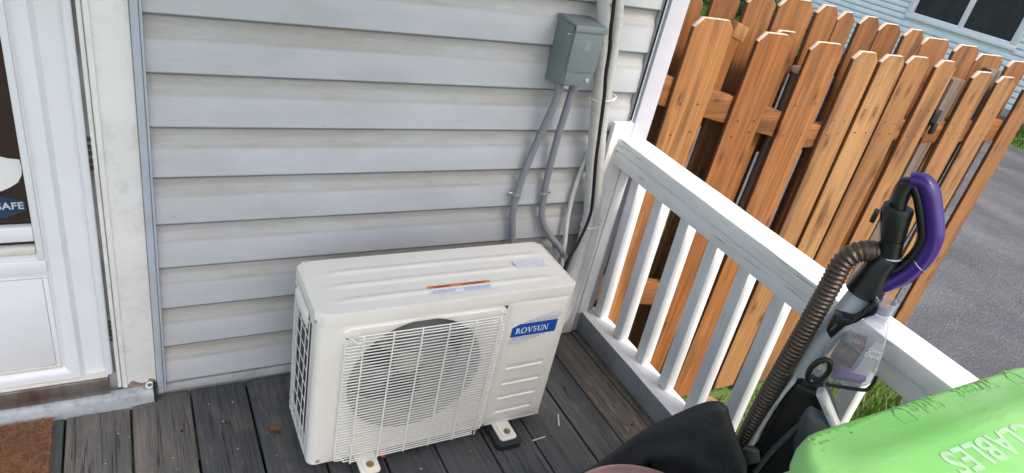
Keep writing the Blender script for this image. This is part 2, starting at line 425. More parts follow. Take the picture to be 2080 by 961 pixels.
def mk_lawn():
    k = NT('lawn_soil')
    c = k.mix(k.ramp(k.noise(scale=3, detail=6, vec=k.obj), [(0.35, 0.0), (0.65, 1.0)]), (0.075, 0.125, 0.018), (0.05, 0.10, 0.012))
    c = k.mix(k.ramp(k.noise(scale=1.3, detail=4, vec=k.obj), [(0.55, 0.0), (0.72, 0.7)]), c, (0.15, 0.125, 0.07))
    k.set(c, 0.9); k.bump(k.noise(scale=40, detail=5, vec=k.obj), 0.8, 0.03); return k.m
M['lawn'] = mk_lawn()
def mk_grass():
    k = NT('grass_blades')
    c = k.ramp(k.noise(scale=9, detail=5, vec=k.obj), [(0.28, (0.030, 0.080, 0.008)), (0.48, (0.075, 0.155, 0.018)), (0.60, (0.13, 0.19, 0.04)), (0.72, (0.24, 0.21, 0.10))])
    k.set(c, 0.5)
    k.b.inputs['Subsurface Weight'].default_value = 0.0
    tr = k.n('ShaderNodeBsdfTranslucent'); k.l(c, tr.inputs[0]); mx = k.n('ShaderNodeMixShader'); mx.inputs[0].default_value = 0.35
    k.l(k.b.outputs[0], mx.inputs[1]); k.l(tr.outputs[0], mx.inputs[2]); k.l(mx.outputs[0], k.out.inputs[0]); return k.m
M['grass'] = mk_grass()
M['leaf'] = plain('shrub_leaf', (0.05, 0.11, 0.022), 0.5, var=0.5, scale=14)
M['blue_siding'] = siding_mat('blue_siding', (0.70, 0.78, 0.72), (0.58, 0.68, 0.66), 0.3)
M['win_white'] = plain('window_vinyl', (0.78, 0.775, 0.75), 0.4, var=0.03)
M['roof'] = plain('roof_shingle', (0.09, 0.085, 0.08), 0.85, var=0.3, scale=30)
M['unseen_roof_mat'] = plain('unseen_porch_roof_white', (0.72, 0.72, 0.70), 0.6, var=0.03)
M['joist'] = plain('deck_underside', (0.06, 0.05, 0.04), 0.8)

def mk_coir():
    k = NT('coir_fibre')
    n = k.noise(scale=170, detail=4, rough=0.8); w = k.noise(scale=9, detail=4)
    c = k.ramp(n, [(0.3, (0.055, 0.022, 0.010)), (0.5, (0.20, 0.092, 0.040)), (0.7, (0.38, 0.21, 0.11))])
    c = k.mix(k.ramp(w, [(0.45, 0.0), (0.7, 0.5)]), c, (0.17, 0.06, 0.022))
    k.set(c, 0.95); k.bump(n, 1.0, 0.01); return k.m
M['coir'] = mk_coir()
M['coir_fibre'] = plain('coir_strand', (0.25, 0.12, 0.055), 0.9, var=0.5, scale=80)

def mk_lid():
    k = NT('bin_green_plastic')
    n = k.noise(scale=6, detail=5)
    c = k.mix(k.ramp(n, [(0.35, 0.0), (0.7, 1.0)]), (0.22, 0.57, 0.115), (0.28, 0.61, 0.165))
    ch = k.ramp(k.noise((1, 2, 1), 3.5, 5, 0.6), [(0.42, 0.0), (0.68, 0.55)])
    c = k.mix(ch, c, (0.42, 0.65, 0.32))
    d = k.math('MULTIPLY', k.ramp(k.noise((2, 1, 1), 24, 7, 0.75), [(0.6, 0.0), (0.75, 1.0)]), 0.28)
    c = k.mix(d, c, (0.10, 0.25, 0.05))
    sm = k.math('MULTIPLY', k.ramp(k.noise((1.6, 5, 1), 5, 7, 0.75, 0.5), [(0.55, 0.0), (0.72, 1.0)]), 0.45)
    c = k.mix(sm, c, (0.16, 0.34, 0.08))
    sc = k.ramp(k.noise((3, 40, 1), 4, 4, 0.6, 1.0), [(0.64, 0.0), (0.70, 0.4)])
    c = k.mix(sc, c, (0.46, 0.66, 0.36))
    k.set(c, k.ramp(k.noise(scale=9, detail=5), [(0.35, 0.34), (0.7, 0.6)])); k.bump(k.noise(scale=260, detail=3), 0.12, 0.002); return k.m
M['lid'] = mk_lid()
M['bin_body'] = plain('bin_pale_green', (0.30, 0.55, 0.27), 0.5, var=0.1)
M['lid_groove'] = plain('lid_emboss_dirt', (0.15, 0.40, 0.075), 0.55, var=0.45, scale=40)
M['lid_print'] = plain('lid_hot_stamp', (0.44, 0.61, 0.37), 0.5, var=0.12, dirt=(0.30, 0.60, 0.20), dirt_amt=0.8, scale=60)
def mk_fabric():
    k = NT('black_nylon')
    w = k.noise(scale=300, detail=2); n = k.noise((1, 1, 2), 9, 5, 0.6)
    c = k.mix(n, (0.013, 0.013, 0.015), (0.030, 0.030, 0.033))
    c = k.mix(k.ramp(k.noise(scale=40, detail=5, rough=0.8), [(0.66, 0.0), (0.74, 0.3)]), c, (0.12, 0.12, 0.12))
    k.set(c, 0.62); k.bump(k.math('ADD', k.math('MULTIPLY', w, 0.25), n), 0.5, 0.01); return k.m
M['fabric'] = mk_fabric()
def mk_pot():
    k = NT('brown_plastic')
    n = k.noise(scale=14, detail=6, rough=0.65)
    c = k.ramp(n, [(0.3, (0.24, 0.125, 0.105)), (0.55, (0.33, 0.19, 0.165)), (0.75, (0.42, 0.27, 0.24))])
    k.set(c, 0.42); k.bump(n, 0.15, 0.003); return k.m
M['pot'] = mk_pot()
M['pot_dark'] = plain('stamped_mark', (0.12, 0.055, 0.045), 0.5)
M['v_black'] = plain('vacuum_black', (0.008, 0.008, 0.009), 0.34, var=0.1)
M['v_dark'] = plain('vacuum_charcoal', (0.075, 0.078, 0.082), 0.3, var=0.1)
M['v_silver'] = plain('vacuum_silver', (0.60, 0.61, 0.62), 0.38, 0.0, var=0.04)
M['v_purple'] = plain('vacuum_purple', (0.042, 0.012, 0.155), 0.26, var=0.06)
M['v_hose'] = plain('vacuum_hose', (0.095, 0.068, 0.048), 0.3, 0.35, var=0.15)
def mk_clear():
    k = NT('clear_plastic'); k.set((0.72, 0.72, 0.77), 0.15)
    tr = k.n('ShaderNodeBsdfTransparent'); tr.inputs[0].default_value = (0.93, 0.93, 0.96, 1)
    mx = k.n('ShaderNodeMixShader'); lwn = k.n('ShaderNodeLayerWeight'); lwn.inputs[0].default_value = 0.35; k.l(k.ramp(lwn.outputs['Facing'], [(0.0, 0.20), (0.45, 0.28), (0.9, 0.85)]), mx.inputs[0])
    k.l(tr.outputs[0], mx.inputs[1]); k.l(k.b.outputs[0], mx.inputs[2]); k.l(mx.outputs[0], k.out.inputs[0]); return k.m
M['clear'] = mk_clear()
def mk_milky():
    k = NT('milky_plastic'); k.set((0.75, 0.75, 0.78), 0.3)
    tr = k.n('ShaderNodeBsdfTransparent'); mx = k.n('ShaderNodeMixShader'); mx.inputs[0].default_value = 0.42
    k.l(tr.outputs[0], mx.inputs[1]); k.l(k.b.outputs[0], mx.inputs[2]); k.l(mx.outputs[0], k.out.inputs[0]); return k.m
M['milky'] = mk_milky()
def mk_dust():
    k = NT('dust_contents'); k.set(k.ramp(k.noise(scale=45, detail=5), [(0.35, (0.04, 0.025, 0.025)), (0.5, (0.13, 0.08, 0.065)), (0.7, (0.30, 0.21, 0.16))]), 0.9); return k.m
M['dust'] = mk_dust()
M['leaf_dry'] = plain('dry_leaf', (0.12, 0.05, 0.025), 0.7, var=0.4, scale=60)
M['chip'] = plain('white_chip', (0.62, 0.60, 0.56), 0.6, var=0.15)

# ------------------------------------------------------------------ ground
ZG = -0.62
def ground_z(x, y): return ZG
lw = MB(); lw.add([(-150, -150, ZG), (250, -150, ZG), (250, 150, ZG), (-150, 150, ZG)], [(0, 1, 2, 3)])
lw.build('lawn', M['lawn'], kind='structure')
dr = MB()
N = 60
ysd = [(-30 + i * 1.0) for i in range(N + 1)]
for i in range(N):
    y0, y1 = ysd[i], ysd[i + 1]
    w = lambda y: 0.10 * math.sin(y * 1.7) + 0.05 * math.sin(y * 4.1)
    dr.add([(4.05 + w(y0) * .5, y0, ZG + .012), (10.98 + w(y0), y0, ZG + .012), (10.98 + w(y1), y1, ZG + .012), (4.05 + w(y1) * .5, y1, ZG + .012)], [(0, 1, 2, 3)])
dr.build('driveway', M['asphalt'], kind='structure')

def grass(name, boxes, h, w, label):
    V = []; F = []; n0 = 0
    for (x0, x1, y0, y1, cnt) in boxes:
        x = rng.uniform(x0, x1, cnt); y = rng.uniform(y0, y1, cnt); a = rng.uniform(0, 2 * np.pi, cnt)
        hh = h * rng.uniform(0.45, 1.25, cnt) * (0.65 + 0.5 * np.sin(x * 5.3) * np.sin(y * 4.1)).clip(0.35, 1.2); ln = rng.uniform(0.1, 0.75, cnt) * hh; b = a + rng.uniform(-1, 1, cnt)
        ww = w * rng.uniform(0.6, 1.3, cnt)
        dx, dy = np.cos(a) * ww / 2, np.sin(a) * ww / 2; lx, ly = -np.sin(b) * ln, np.cos(b) * ln
        z = np.full(cnt, ZG)
        P = np.stack([np.stack([x - dx, y - dy, z - 0.01], 1), np.stack([x + dx, y + dy, z - 0.01], 1),
                      np.stack([x + dx * .8 + lx * .35, y + dy * .8 + ly * .35, z + hh * .6], 1), np.stack([x - dx * .8 + lx * .35, y - dy * .8 + ly * .35, z + hh * .6], 1),
                      np.stack([x + lx, y + ly, z + hh], 1)], 1).reshape(-1, 3)
        idx = np.arange(cnt)[:, None] * 5 + n0
        q = idx + np.array([[0, 1, 2, 3]]); t = idx + np.array([[3, 2, 4]])
        V.append(P); F += [tuple(r) for r in q.tolist()] + [tuple(r) for r in t.tolist()]; n0 += cnt * 5
    me = bpy.data.meshes.new(name); me.from_pydata(np.concatenate(V).tolist(), [], F)
    return link(name, me, M['grass'], kind='stuff', label=label, cat='grass')
grass('grass', [(1.52, 4.0, -1.9, -0.30, 26000), (1.52, 4.0, -0.30, -0.02, 1800), (1.5, 4.0, 0.14, 2.4, 26000)], 0.09, 0.006, 'green lawn grass growing around the picket fence below the deck')
grass('grass', [(11.0, 12.7, 0.0, 14.0, 34000)], 0.07, 0.02, 'bright strip of mown grass beyond the asphalt driveway')

# ------------------------------------------------------------------ the house with the siding
E_ = 0.127; Z0 = 0.036
house = empty('house', (0.7, 0, 0)); HX = 0.7
tag(house, 'near house wall in stained pale grey vinyl siding with a white door at left', 'house')
def hb(mb, name, mat, parent=None, org=(0, 0, 0), **kw):
    # world-coordinate mesh below the house empty
    o = mb.build(name, mat, parent or house, org=org, **kw)
    if parent is None: o.location = (org[0] - HX, org[1], org[2])
    else: o.location = Vector(org) - (Vector(parent['org']) if parent.get('org') else Vector((0, 0, 0)))
    return o
prof = [(0.014, -0.003), (0.002, -0.003), (0.0, -0.001), (0.0, 0.004), (0.0015, 0.040), (0.003, 0.078), (0.0055, 0.086), (0.0105, 0.096), (0.0125, 0.104), (0.0135, 0.130)]
def siding_mesh(L, flip=1):
    mb = MB(); n = len(prof); xs = [0, L]
    mb.relief(xs, range(n), lambda u, w: (u, prof[w][0], prof[w][1]))
    return mb.mesh('siding_course', smooth=True, angle=25)
smesh = siding_mesh(1.351)
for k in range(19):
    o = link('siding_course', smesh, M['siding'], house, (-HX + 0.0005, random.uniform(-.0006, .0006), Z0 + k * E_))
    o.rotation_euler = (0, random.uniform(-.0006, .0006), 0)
hb(MB().box(-0.1365, 1.36, 0.0145, 0.10, -0.6, 2.5).box(-3.2, -1.035, 0.0145, 0.10, -0.6, 2.5).box(-1.035, -0.1365, 0.0145, 0.10, -0.6, 0.10).box(-1.035, -0.1365, 0.0145, 0.10, 2.13, 2.5).box(-1.035, -0.1365, 0.06, 0.10, 0.10, 2.13), 'wall_sheathing', M['channel'])
hb(MB().box(1.30, 1.415, 0.10, 7.0, -0.6, 2.5), 'side_wall', M['mauve'])
hb(MB().box(-3.2, 1.30, 6.9, 7.0, -0.6, 2.5), 'rear_wall', M['mauve'])
jc = MB().box(-0.018, -0.002, -0.014, 0.014, 0.012, 2.45).box(-0.0015, 0.0045, -0.012, -0.0035, 0.012, 2.45)
hb(jc, 'trim_channel', M['channel'], bevel=0.0025)
hb(MB().box(-0.001, 1.352, -0.004, 0.014, 0.005, 0.031), 'starter_strip', M['starter'], bevel=0.002)
cb = MB().box(1.366, 1.434, -0.020, 0.10, -0.58, 2.45)
hb(cb, 'corner_board', M['mauve'], bevel=0.003)
hb(MB().box(1.353, 1.3645, -0.010, 0.014, 0.8, 2.45), 'trim_channel', M['channel'], bevel=0.002)
hb(MB().box(1.3525, 1.3535, -0.0142, -0.006, 0.84, 2.45), 'seal', M['black'])
# door side
hb(MB().box(-0.1005, -0.0185, -0.006, 0.014, 0.046, 2.2), 'door_casing', M['casing'], bevel=0.003)
hb(MB().box(-0.0988, -0.0880, -0.0095, -0.0062, 0.048, 2.2), 'casing_bead', M['casing'], bevel=0.0028)
hb(MB().box(-0.111, -0.1015, -0.0035, 0.014, 0.046, 2.2), 'jamb', M['casing'], bevel=0.003)
hb(MB().box(-0.1175, -0.1113, 0.0005, 0.014, 0.10, 2.2), 'weatherstrip', M['strip'])
hb(MB().box(-0.136, -0.1178, -0.010, 0.012, 0.100, 2.2), 'door_stop', M['door'], bevel=0.006, seg=3)
# hinge gap, ragged and dark
for zc, ln in ((0.735, 0.085), (0.24, 0.075)):
    hg = MB()
    for i in range(5):
        z = zc + (i - 2) * ln / 5 + random.uniform(-.002, .002); a = random.uniform(.002, .0045)
        hg.box(-0.1165 - a * .15, -0.1122 + a * .5, -0.0045 - .0005 * (i % 2), 0.003, z - ln / 22, z + ln / 20)
    hb(hg, 'hinge', M['rust'], kind='stuff')
door = MB().box(-1.03, -0.1365, 0.004, 0.013, 0.100, 2.15)
D = empty('storm_door', (-0.58 - HX, 0.0, 0.1), parent=house); DO = Vector((-0.58, 0, 0.1))
def db(mb, name, mat, **kw):
    o = mb.build(name, mat, D, **kw); o.location = -DO + o.location; return o
# slab with the window opening: stile, rails
slab = MB().box(-0.2385, -0.1365, 0.004, 0.013, 0.10, 2.12).box(-1.03, -0.93, 0.004, 0.013, 0.10, 2.12).box(-0.93, -0.2385, 0.004, 0.013, 0.10, 0.495).box(-0.93, -0.2385, 0.004, 0.013, 1.95, 2.12)
db(slab, 'door_slab', M['door'])
# raised bevelled moulding following the stile and mitred at the foot
mp = [(-0.222, 0.004), (-0.216, -0.006), (-0.205, -0.011), (-0.190, -0.010), (-0.180, 0.004)]
mo = MB(); n = len(mp)
inn = 0.0
path = [(0.0, 2.1), (0.0, 0.135)]
vs = []
for (zz, mit) in ((2.1, 0), (0.1405, 1)):
    for (x, y) in mp: vs.append((x, y, zz + (-(x + 0.222) if mit else 0)))
mo.add(vs, [(i, i + 1, n + i + 1, n + i) for i in range(n - 1)])
vs = []
for xx in (-0.222, -0.93):
    for (x, y) in mp: vs.append((xx + ((x + 0.222) if xx > -.5 else 0), y, 0.1405 - (x + 0.222)))
mo.add(vs, [(i, i + 1, n + i + 1, n + i) for i in range(n - 1)])
db(mo, 'moulding', M['door'], smooth=True, angle=40)
db(MB().box(-0.2405, -0.2265, -0.003, 0.020, 0.470, 1.95), 'glazing_bead', M['door'], bevel=0.003)
db(MB().box(-0.93, -0.2410, -0.003, 0.020, 0.484, 0.505), 'glazing_bead', M['cream'], bevel=0.004)
db(MB().box(-0.93, -0.2410, 0.012, 0.020, 0.506, 0.517), 'glazing_gap', M['black'])
db(MB().box(-0.93, -0.2410, 0.000, 0.020, 0.518, 0.5555), 'sash_rail', M['door'], bevel=0.003)
gl = db(MB().box(-0.93, -0.2407, 0.021, 0.026, 0.50, 1.95), 'glass', M['dark_glass'])
db(MB().box(-0.93, -0.2250, -0.002, 0.0042, 0.430, 0.4665), 'panel_rail', M['door'], bevel=0.003)
db(MB().box(-0.93, -0.2265, -0.001, 0.0042, 0.417, 0.4245), 'panel_bead', M['door'], bevel=0.002)
db(MB().box(-0.2375, -0.2265, -0.001, 0.0042, 0.150, 0.4165), 'panel_bead', M['door'], bevel=0.002)
db(MB().box(-0.93, -0.2270, -0.003, 0.0042, 0.1435, 0.1515), 'panel_bead', M['cream'], bevel=0.002)
db(MB().box(-0.93, -0.2385, 0.0008, 0.0038, 0.1525, 0.4160), 'door_panel', M['door'], bevel=0.0008)
# stickers on the glass
sh = [(-0.2455, 0.7130), (-0.2440, 0.695), (-0.2460, 0.676), (-0.2545, 0.659), (-0.270, 0.647), (-0.287, 0.638), (-0.304, 0.647), (-0.3195, 0.659), (-0.328, 0.676), (-0.330, 0.695), (-0.3285, 0.713), (-0.308, 0.716), (-0.287, 0.7235), (-0.266, 0.716)]
db(MB().prism(sh, 'y', 0.0195, 0.0205), 'shield_sticker', M['sticker_white'])
hx = [(-0.2475, 0.6125), (-0.2475, 0.5885), (-0.290, 0.571), (-0.33, 0.571), (-0.36, 0.588), (-0.36, 0.612), (-0.33, 0.629), (-0.300, 0.629)]
hs = db(MB().prism(hx, 'y', 0.0195, 0.0205), 'blue_sticker', M['sticker_blue'])
def wall_text(s, size, x_right, z, y, mat, parent, off, align='RIGHT', space=1.0, bold=0.0):
    me = text_mesh(s, size, 0.0002, space, align, bold)
    o = link('lettering', me, mat, parent, Vector((x_right, y, z)) - off); o.rotation_euler = (math.pi / 2, 0, 0); return o
wall_text('USAFE', 0.0235, -0.2515, 0.5935, 0.0192, M['sticker_text'], hs, DO, 'RIGHT', 1.05, 0.0006).location = Vector((-0.2515, 0.0190, 0.5935)) 
wall_text('TED BY', 0.0125, -0.262, 0.6330, 0.0200, M['sticker_dim'], D, DO, 'RIGHT', 1.2, 0.0004)
wall_text('Y SYSTEMS', 0.0110, -0.252, 0.5590, 0.0200, M['sticker_dim'], D, DO, 'RIGHT', 1.15, 0.0003)
hb(MB().box(-1.06, -0.1285, -0.020, 0.012, 0.0445, 0.0985), 'threshold', M['threshold'], bevel=0.004)
hb(MB().box(-1.06, -0.1300, -0.016, 0.012, 0.0992, 0.1045), 'sweep', M['cream'], bevel=0.002)
sb = MB()
sx = [-1.1 + i * (1.072 / 40) for i in range(41)]
sb.relief(sx, range(5), lambda u, w: (u, (-0.006, -0.026, -0.033, -0.034, -0.033)[w] - .003 * math.sin(u * 41) * (w > 0), (0.0435, 0.0425, 0.034, 0.012, -0.01)[w] + .0015 * math.sin(u * 67 + w)))
hb(sb, 'sill_board', M['sill'], smooth=True, angle=50)
hb(MB().box(-0.0285, -0.0215, -0.030, 0.01, -0.02, 0.055), 'joint_gap', M['black'])
# rotten foot of the casing
rot = MB(); pts = []
for i in range(13):
    a = i / 12; pts.append((-0.100 + a * 0.078, 0.0445))
top = [(-0.022 - i / 12 * 0.078, 0.052 + 0.010 * random.random() + 0.006 * math.sin(i)) for i in range(13)]
rot.prism(pts + top, 'y', -0.0085, -0.004)
hb(rot, 'rotten_wood', plain('rotten_wood', (0.25, 0.19, 0.14), 0.9, var=0.5, scale=90, bump=0.6, bscale=200))
unseen_roof = MB().box(-0.85, 1.48, -2.55, 0.0, 2.75, 2.81)
unseen_roof.build('unseen_porch_roof', M['unseen_roof_mat'], kind='structure')  # unseen roof slab, added and sized to steer sun and sky light

# ------------------------------------------------------------------ deck
deck = empty('deck', (0.5, -1.5, 0)); tag(deck, kind='structure')
gaps = [-1.283, -1.133, -0.983, -0.833, -0.683, -0.533, -0.383, -0.2335, -0.0845, 0.0625, 0.2100, 0.3610, 0.5120, 0.6605, 0.8130, 0.9560, 1.1065, 1.2265, 1.3545, 1.4900]
for i in range(len(gaps) - 1):
    x0, x1 = gaps[i] + 0.0028, gaps[i + 1] - 0.0028
    yb = -0.036 if x1 < 0.0 else -0.006
    if x0 > 1.34: x0 -= 0.001
    mb = MB(); L = 3.4; xs = [x0, x0 + .02, (x0 + x1) / 2, x1 - .02, x1]; ys = [yb - L * j / 10 for j in range(11)]
    mb.box(x0, x1, yb - L, yb, -0.036, 0.0)
    m = M['deck']
    if 7 <= i <= 8: m = M['deck_tan']
    if i >= 17: m = M['deck_peel']
    cx = (x0 + x1) / 2
    o = mb.build('plank', m, deck, bevel=0.0035, org=(cx, yb, 0)); o.location = (cx - 0.5 + random.uniform(-.0005, .0005), yb + 1.5, random.uniform(-.0014, .0014))
    o.rotation_euler = (0, random.uniform(-.004, .004), random.uniform(-.0008, .0008))
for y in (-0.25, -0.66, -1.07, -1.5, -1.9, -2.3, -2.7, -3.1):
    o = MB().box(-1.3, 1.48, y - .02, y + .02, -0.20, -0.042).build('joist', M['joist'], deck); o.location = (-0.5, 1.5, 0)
o = MB().box(1.452, 1.488, -3.4, 0.0, -0.28, -0.040).build('rim_board', M['rail_grey'], deck); o.location = (-0.5, 1.5, 0)
for x, y in ((1.1700, -0.29), (1.30, -0.50), (1.17, -0.62), (0.885, -0.60), (0.14, -0.16), (0.03, -0.16), (0.43, -0.66)):
    o = MB().lathe([(0.0038, 0), (0.0038, 0.0012), (0.002, 0.0016)], (0, 0, 0), 10).build('screw', M['black'], deck); o.location = (x - 0.5, y + 1.5, 0.0012)

# ------------------------------------------------------------------ railing
rl = empty('deck_railing', (1.36, -0.9, 0)); tag(rl, 'weathered white painted deck railing with cracked top rail and square balusters', 'railing')
RO = Vector((1.36, -0.9, 0))
def rb(mb, name, mat, org, **kw):
    o = mb.build(name, mat, rl, org=org, **kw); o.location = Vector(org) - RO; return o
def skew_bar(xw0, xw1, x_in0, skew, y0, y1, z0, z1, n=24, wob=0.0012):
    mb = MB(); sec = [(xw0, z0), (xw1, z0), (xw1, z1), (xw0, z1)]
    ys = [y0 + (y1 - y0) * i / n for i in range(n + 1)]
    vs = [];
    for i, y in enumerate(ys):
        for (x, z) in sec:
            vs.append((x_in0 + x + skew * y + random.uniform(-wob, wob) * .6, y, z + random.uniform(-wob, wob) * .5))
    fs = [(i * 4 + k, i * 4 + (k + 1) % 4, (i + 1) * 4 + (k + 1) % 4, (i + 1) * 4 + k) for i in range(n) for k in range(4)]
    fs += [(0, 1, 2, 3), (n * 4 + 3, n * 4 + 2, n * 4 + 1, n * 4)]
    return mb.add(vs, fs)
SK = 0.030
YE = -2.6
rb(skew_bar(0, 0.0955, 1.308, SK, -0.004, YE, 0.7475, 0.7915), 'top_rail', M['rail'], (1.34, -1, .77), bevel=0.005, seg=2)
rb(skew_bar(0.0012, 0.0935, 1.311, SK * .8, -0.003, YE, 0.7005, 0.7462), 'sub_rail', M['rail'], (1.34, -1.1, .72), bevel=0.003)
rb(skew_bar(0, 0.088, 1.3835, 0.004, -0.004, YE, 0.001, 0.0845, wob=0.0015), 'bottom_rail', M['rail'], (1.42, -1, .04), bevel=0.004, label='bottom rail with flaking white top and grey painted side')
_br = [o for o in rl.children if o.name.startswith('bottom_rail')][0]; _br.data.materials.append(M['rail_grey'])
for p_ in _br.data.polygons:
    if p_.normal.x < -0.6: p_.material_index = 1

ny = 0
for i in range(19):
    yc = 0.058 - 0.1312 * i + 0.038
    y1 = yc + .002; y0 = yc - 0.0385
    if i == 0: y0, y1 = -0.030, 0.004
    xb = (1.4295 if i else 1.408) + random.uniform(-.0015, .0015); xt = 1.4075 - .030 * (-(yc)) * .55
    if i == 0: xb = xt = 1.3600
    mb = MB(); zt = 0.742
    BW = 0.041
    vs = []
    for (z, x) in ((0.0850, xb), (zt, xt)):
        vs += [(x, y0, z), (x + BW, y0, z), (x + BW, y1, z), (x, y1, z)]
    mb.add(vs, [(0, 3, 2, 1), (4, 5, 6, 7), (0, 1, 5, 4), (1, 2, 6, 5), (2, 3, 7, 6), (3, 0, 4, 7)])
    rb(mb, 'baluster', M['baluster'], (xb, yc, 0.2), bevel=0.004)
rb(MB().box(1.372, 1.461, -1.455, -1.366, -0.6, 0.698), 'post', M['rail_grey'], (1.42, -1.36, 0), bevel=0.004)
rb(MB().box(1.278, 1.352, -0.034, -0.0145, 0.004, 0.838), 'wall_post', M['casing'], (1.31, -.02, .4), bevel=0.003)

# ------------------------------------------------------------------ picket fence
fence = empty('picket_fence', (2.6, 0.05, ZG)); tag(fence, 'stained orange cedar picket fence with dog eared boards on both faces', 'fence')
FO = Vector((2.6, 0.05, ZG))
def fb(mb, name, mat, org, **kw):
    o = mb.build(name, mat, fence, org=org, **kw); o.location = Vector(org) - FO; return o
def picket(x0, x1, zt, y0, y1, mat, ear=None, lean=0.0, zb=-0.58, **kw):
    w = x1 - x0; e = ear or 0.030
    poly = [(0, zb), (w, zb), (w, zt - e), (w - e, zt), (e, zt), (0, zt - e)]
    mb = MB().prism([(x0 + a + lean * (c - zt), c) for a, c in poly], 'y', y0, y1)
    cx = (x0 + x1) / 2
    o = fb(mb, 'picket', mat, (cx, y0, 0.3), bevel=0.0015, seg=1, **kw)
    o.data.materials.append(M['pale_top'])
    o.data.materials.append(M['cedar_shaded_side'])
    for p in o.data.polygons:
        if p.normal.z > 0.3: p.material_index = 1  # upward faces take the painted lit tone
        elif abs(p.normal.x) > 0.75: p.material_index = 2  # side faces take the painted shade
    return o
NAIL = MB().lathe([(0.0032, 0), (0.003, -.0009), (0.001, -.0012)], (0, 0, 0), 8, 'y').mesh('nail')
front = [(1.502, 1.669, 1.174), (1.799, 1.957, 1.150), (2.071, 2.247, 1.138), (2.321, 2.463, 1.121), (2.490, 2.637, 1.118), (2.658, 2.808, 1.122), (2.863, 3.000, 1.118), (3.171, 3.322, 1.086), (3.391, 3.536, 1.073), (3.660, 3.806, 1.050)]
for i, (a, b, z) in enumerate(front):
    for zz in (0.905 - .06 * (i % 2), 0.79, ):
        for xx in (a + .04, b - .04):
            if i < 9: link('nail', NAIL, M['rubber'], fence, Vector((xx + random.uniform(-.006, .006), -0.0022, zz + random.uniform(-.01, .01))) - FO)
    picket(a, b, z, random.uniform(-.002, .002), 0.0165 + random.uniform(0, .001), M['cedar_tan'] if i > 2 else M['cedar'], lean=(-.002, .002, -.015, -.031, -.029, -.027, -.026, -.028, -.030, -.034)[i], zb=-0.57 + random.uniform(-.03, .02))
back = [(1.42, 1.567, 1.23), (1.59, 1.722, 1.25), (1.742, 1.888, 1.255), (1.904, 2.083, 1.258), (2.099, 2.218, 1.253), (2.224, 2.325, 1.240), (2.342, 2.474, 1.236), (2.480, 2.625, 1.220), (2.642, 2.786, 1.212), (2.792, 2.993, 1.188), (3.033, 3.232, 1.176), (3.240, 3.465, 1.148), (3.515, 3.70, 1.134)]
KB = (0.10 + 1.5935) / (0.06 + 1.5935)
for i, (a, b, z) in enumerate(back):
    a += .004 if i in (3, 4, 5, 7, 9, 11) else .015
    b -= .001
    a2, b2, z2 = -0.0322 + (a + 0.0322) * 1.0242, -0.0322 + (b + 0.0322) * 1.0242, 1.4715 + (z - 1.4715) * 1.0242
    picket(a2, b2, z2, 0.1005 + (i % 2) * .002, 0.118 + (i % 2) * .002, M['cedar_back'], lean=-.002 if i < 4 else -.018, zb=0.12 if 4 <= i <= 8 else -0.58)
def rail(xa, za, xb, zb, h, y0, y1, nm='rail', mat=None):
    mb = MB().prism([(xa, za - h), (xb, zb - h), (xb, zb), (xa, za)], 'y', y0, y1)
    return fb(mb, nm, mat or M['cedar_rail'], ((xa + xb) / 2, y0, (za + zb) / 2), bevel=0.002)
rail(1.445, 0.985, 2.120, 0.862, 0.098, 0.018, 0.058)
rail(2.125, 0.808, 3.060, 0.862, 0.092, 0.018, 0.058)
rail(3.065, 0.846, 3.775, 0.862, 0.105, 0.018, 0.058)
rail(1.445, 0.205, 2.120, 0.060, 0.105, 0.018, 0.058)
rail(2.125, 0.020, 3.060, 0.040, 0.095, 0.018, 0.058)
rail(3.065, -0.01, 3.775, -0.010, 0.095, 0.018, 0.058)
rail(1.445, 1.160, 2.40, 1.020, 0.070, 0.121, 0.160)
rail(1.445, 0.90, 2.30, 0.80, 0.09, 0.121, 0.160)
rail(2.125, 0.75, 3.775, 0.78, 0.09, 0.121, 0.160)
rail(2.405, 1.04, 3.775, 0.93, 0.05, 0.121, 0.160)
# small offcut nailed at the head of the first picket
fb(MB().prism([(1.672, 1.126), (1.728, 1.109), (1.738, 1.156), (1.680, 1.172)], 'y', 0.0, 0.030), 'offcut', M['cedar_tan'], (1.70, 0, 1.14), bevel=0.002)
picket(1.690, 1.775, 1.150, 0.062, 0.078, M['cedar'], zb=0.9)
picket(1.930, 2.060, 1.150, 0.0600, 0.0760, M['cedar_back'], zb=0.1)
fb(MB().tube([(2.098, 0.040, -0.6), (2.102, 0.040, 1.028)], 0.021, 14), 'post', M['fence_post'], (2.1, .04, .2), smooth=True, label='round grey weathered post')
fb(MB().box(2.079, 2.121, 0.018, 0.062, 1.012, 1.036), 'post_cap', M['pale_top'], (2.1, .04, 1.02), bevel=0.006)
fb(MB().box(3.072, 3.158, 0.0185, 0.0985, -0.6, 1.038), 'post', M['fence_post'], (3.11, .05, .2), bevel=0.003, label='square grey weathered post')
fb(MB().box(3.402, 3.490, 0.0590, 0.0995, -0.6, 1.085), 'post', M['fence_post'], (3.44, .06, .2), bevel=0.003, label='square grey weathered post')
fb(MB().box(3.02, 3.068, -0.004, 0.060, 0.835, 0.905).box(3.03, 3.06, -0.02, -0.004, 0.80, 0.85), 'latch', M['v_black'], (3.04, 0, .86), bevel=0.004)
# broken brick by the fence foot
tag(MB().box(-.07, .07, -.04, .04, 0, .045).build('brick', plain('terracotta', (0.30, 0.14, 0.085), 0.85, var=0.25, scale=40, bump=0.4), bevel=0.006), 'terracotta brick lying in the grass at the foot of the fence', 'brick').location = (2.30, -0.07, ZG)
bpy.data.objects['brick'].rotation_euler = (0.1, 0.15, 0.6)

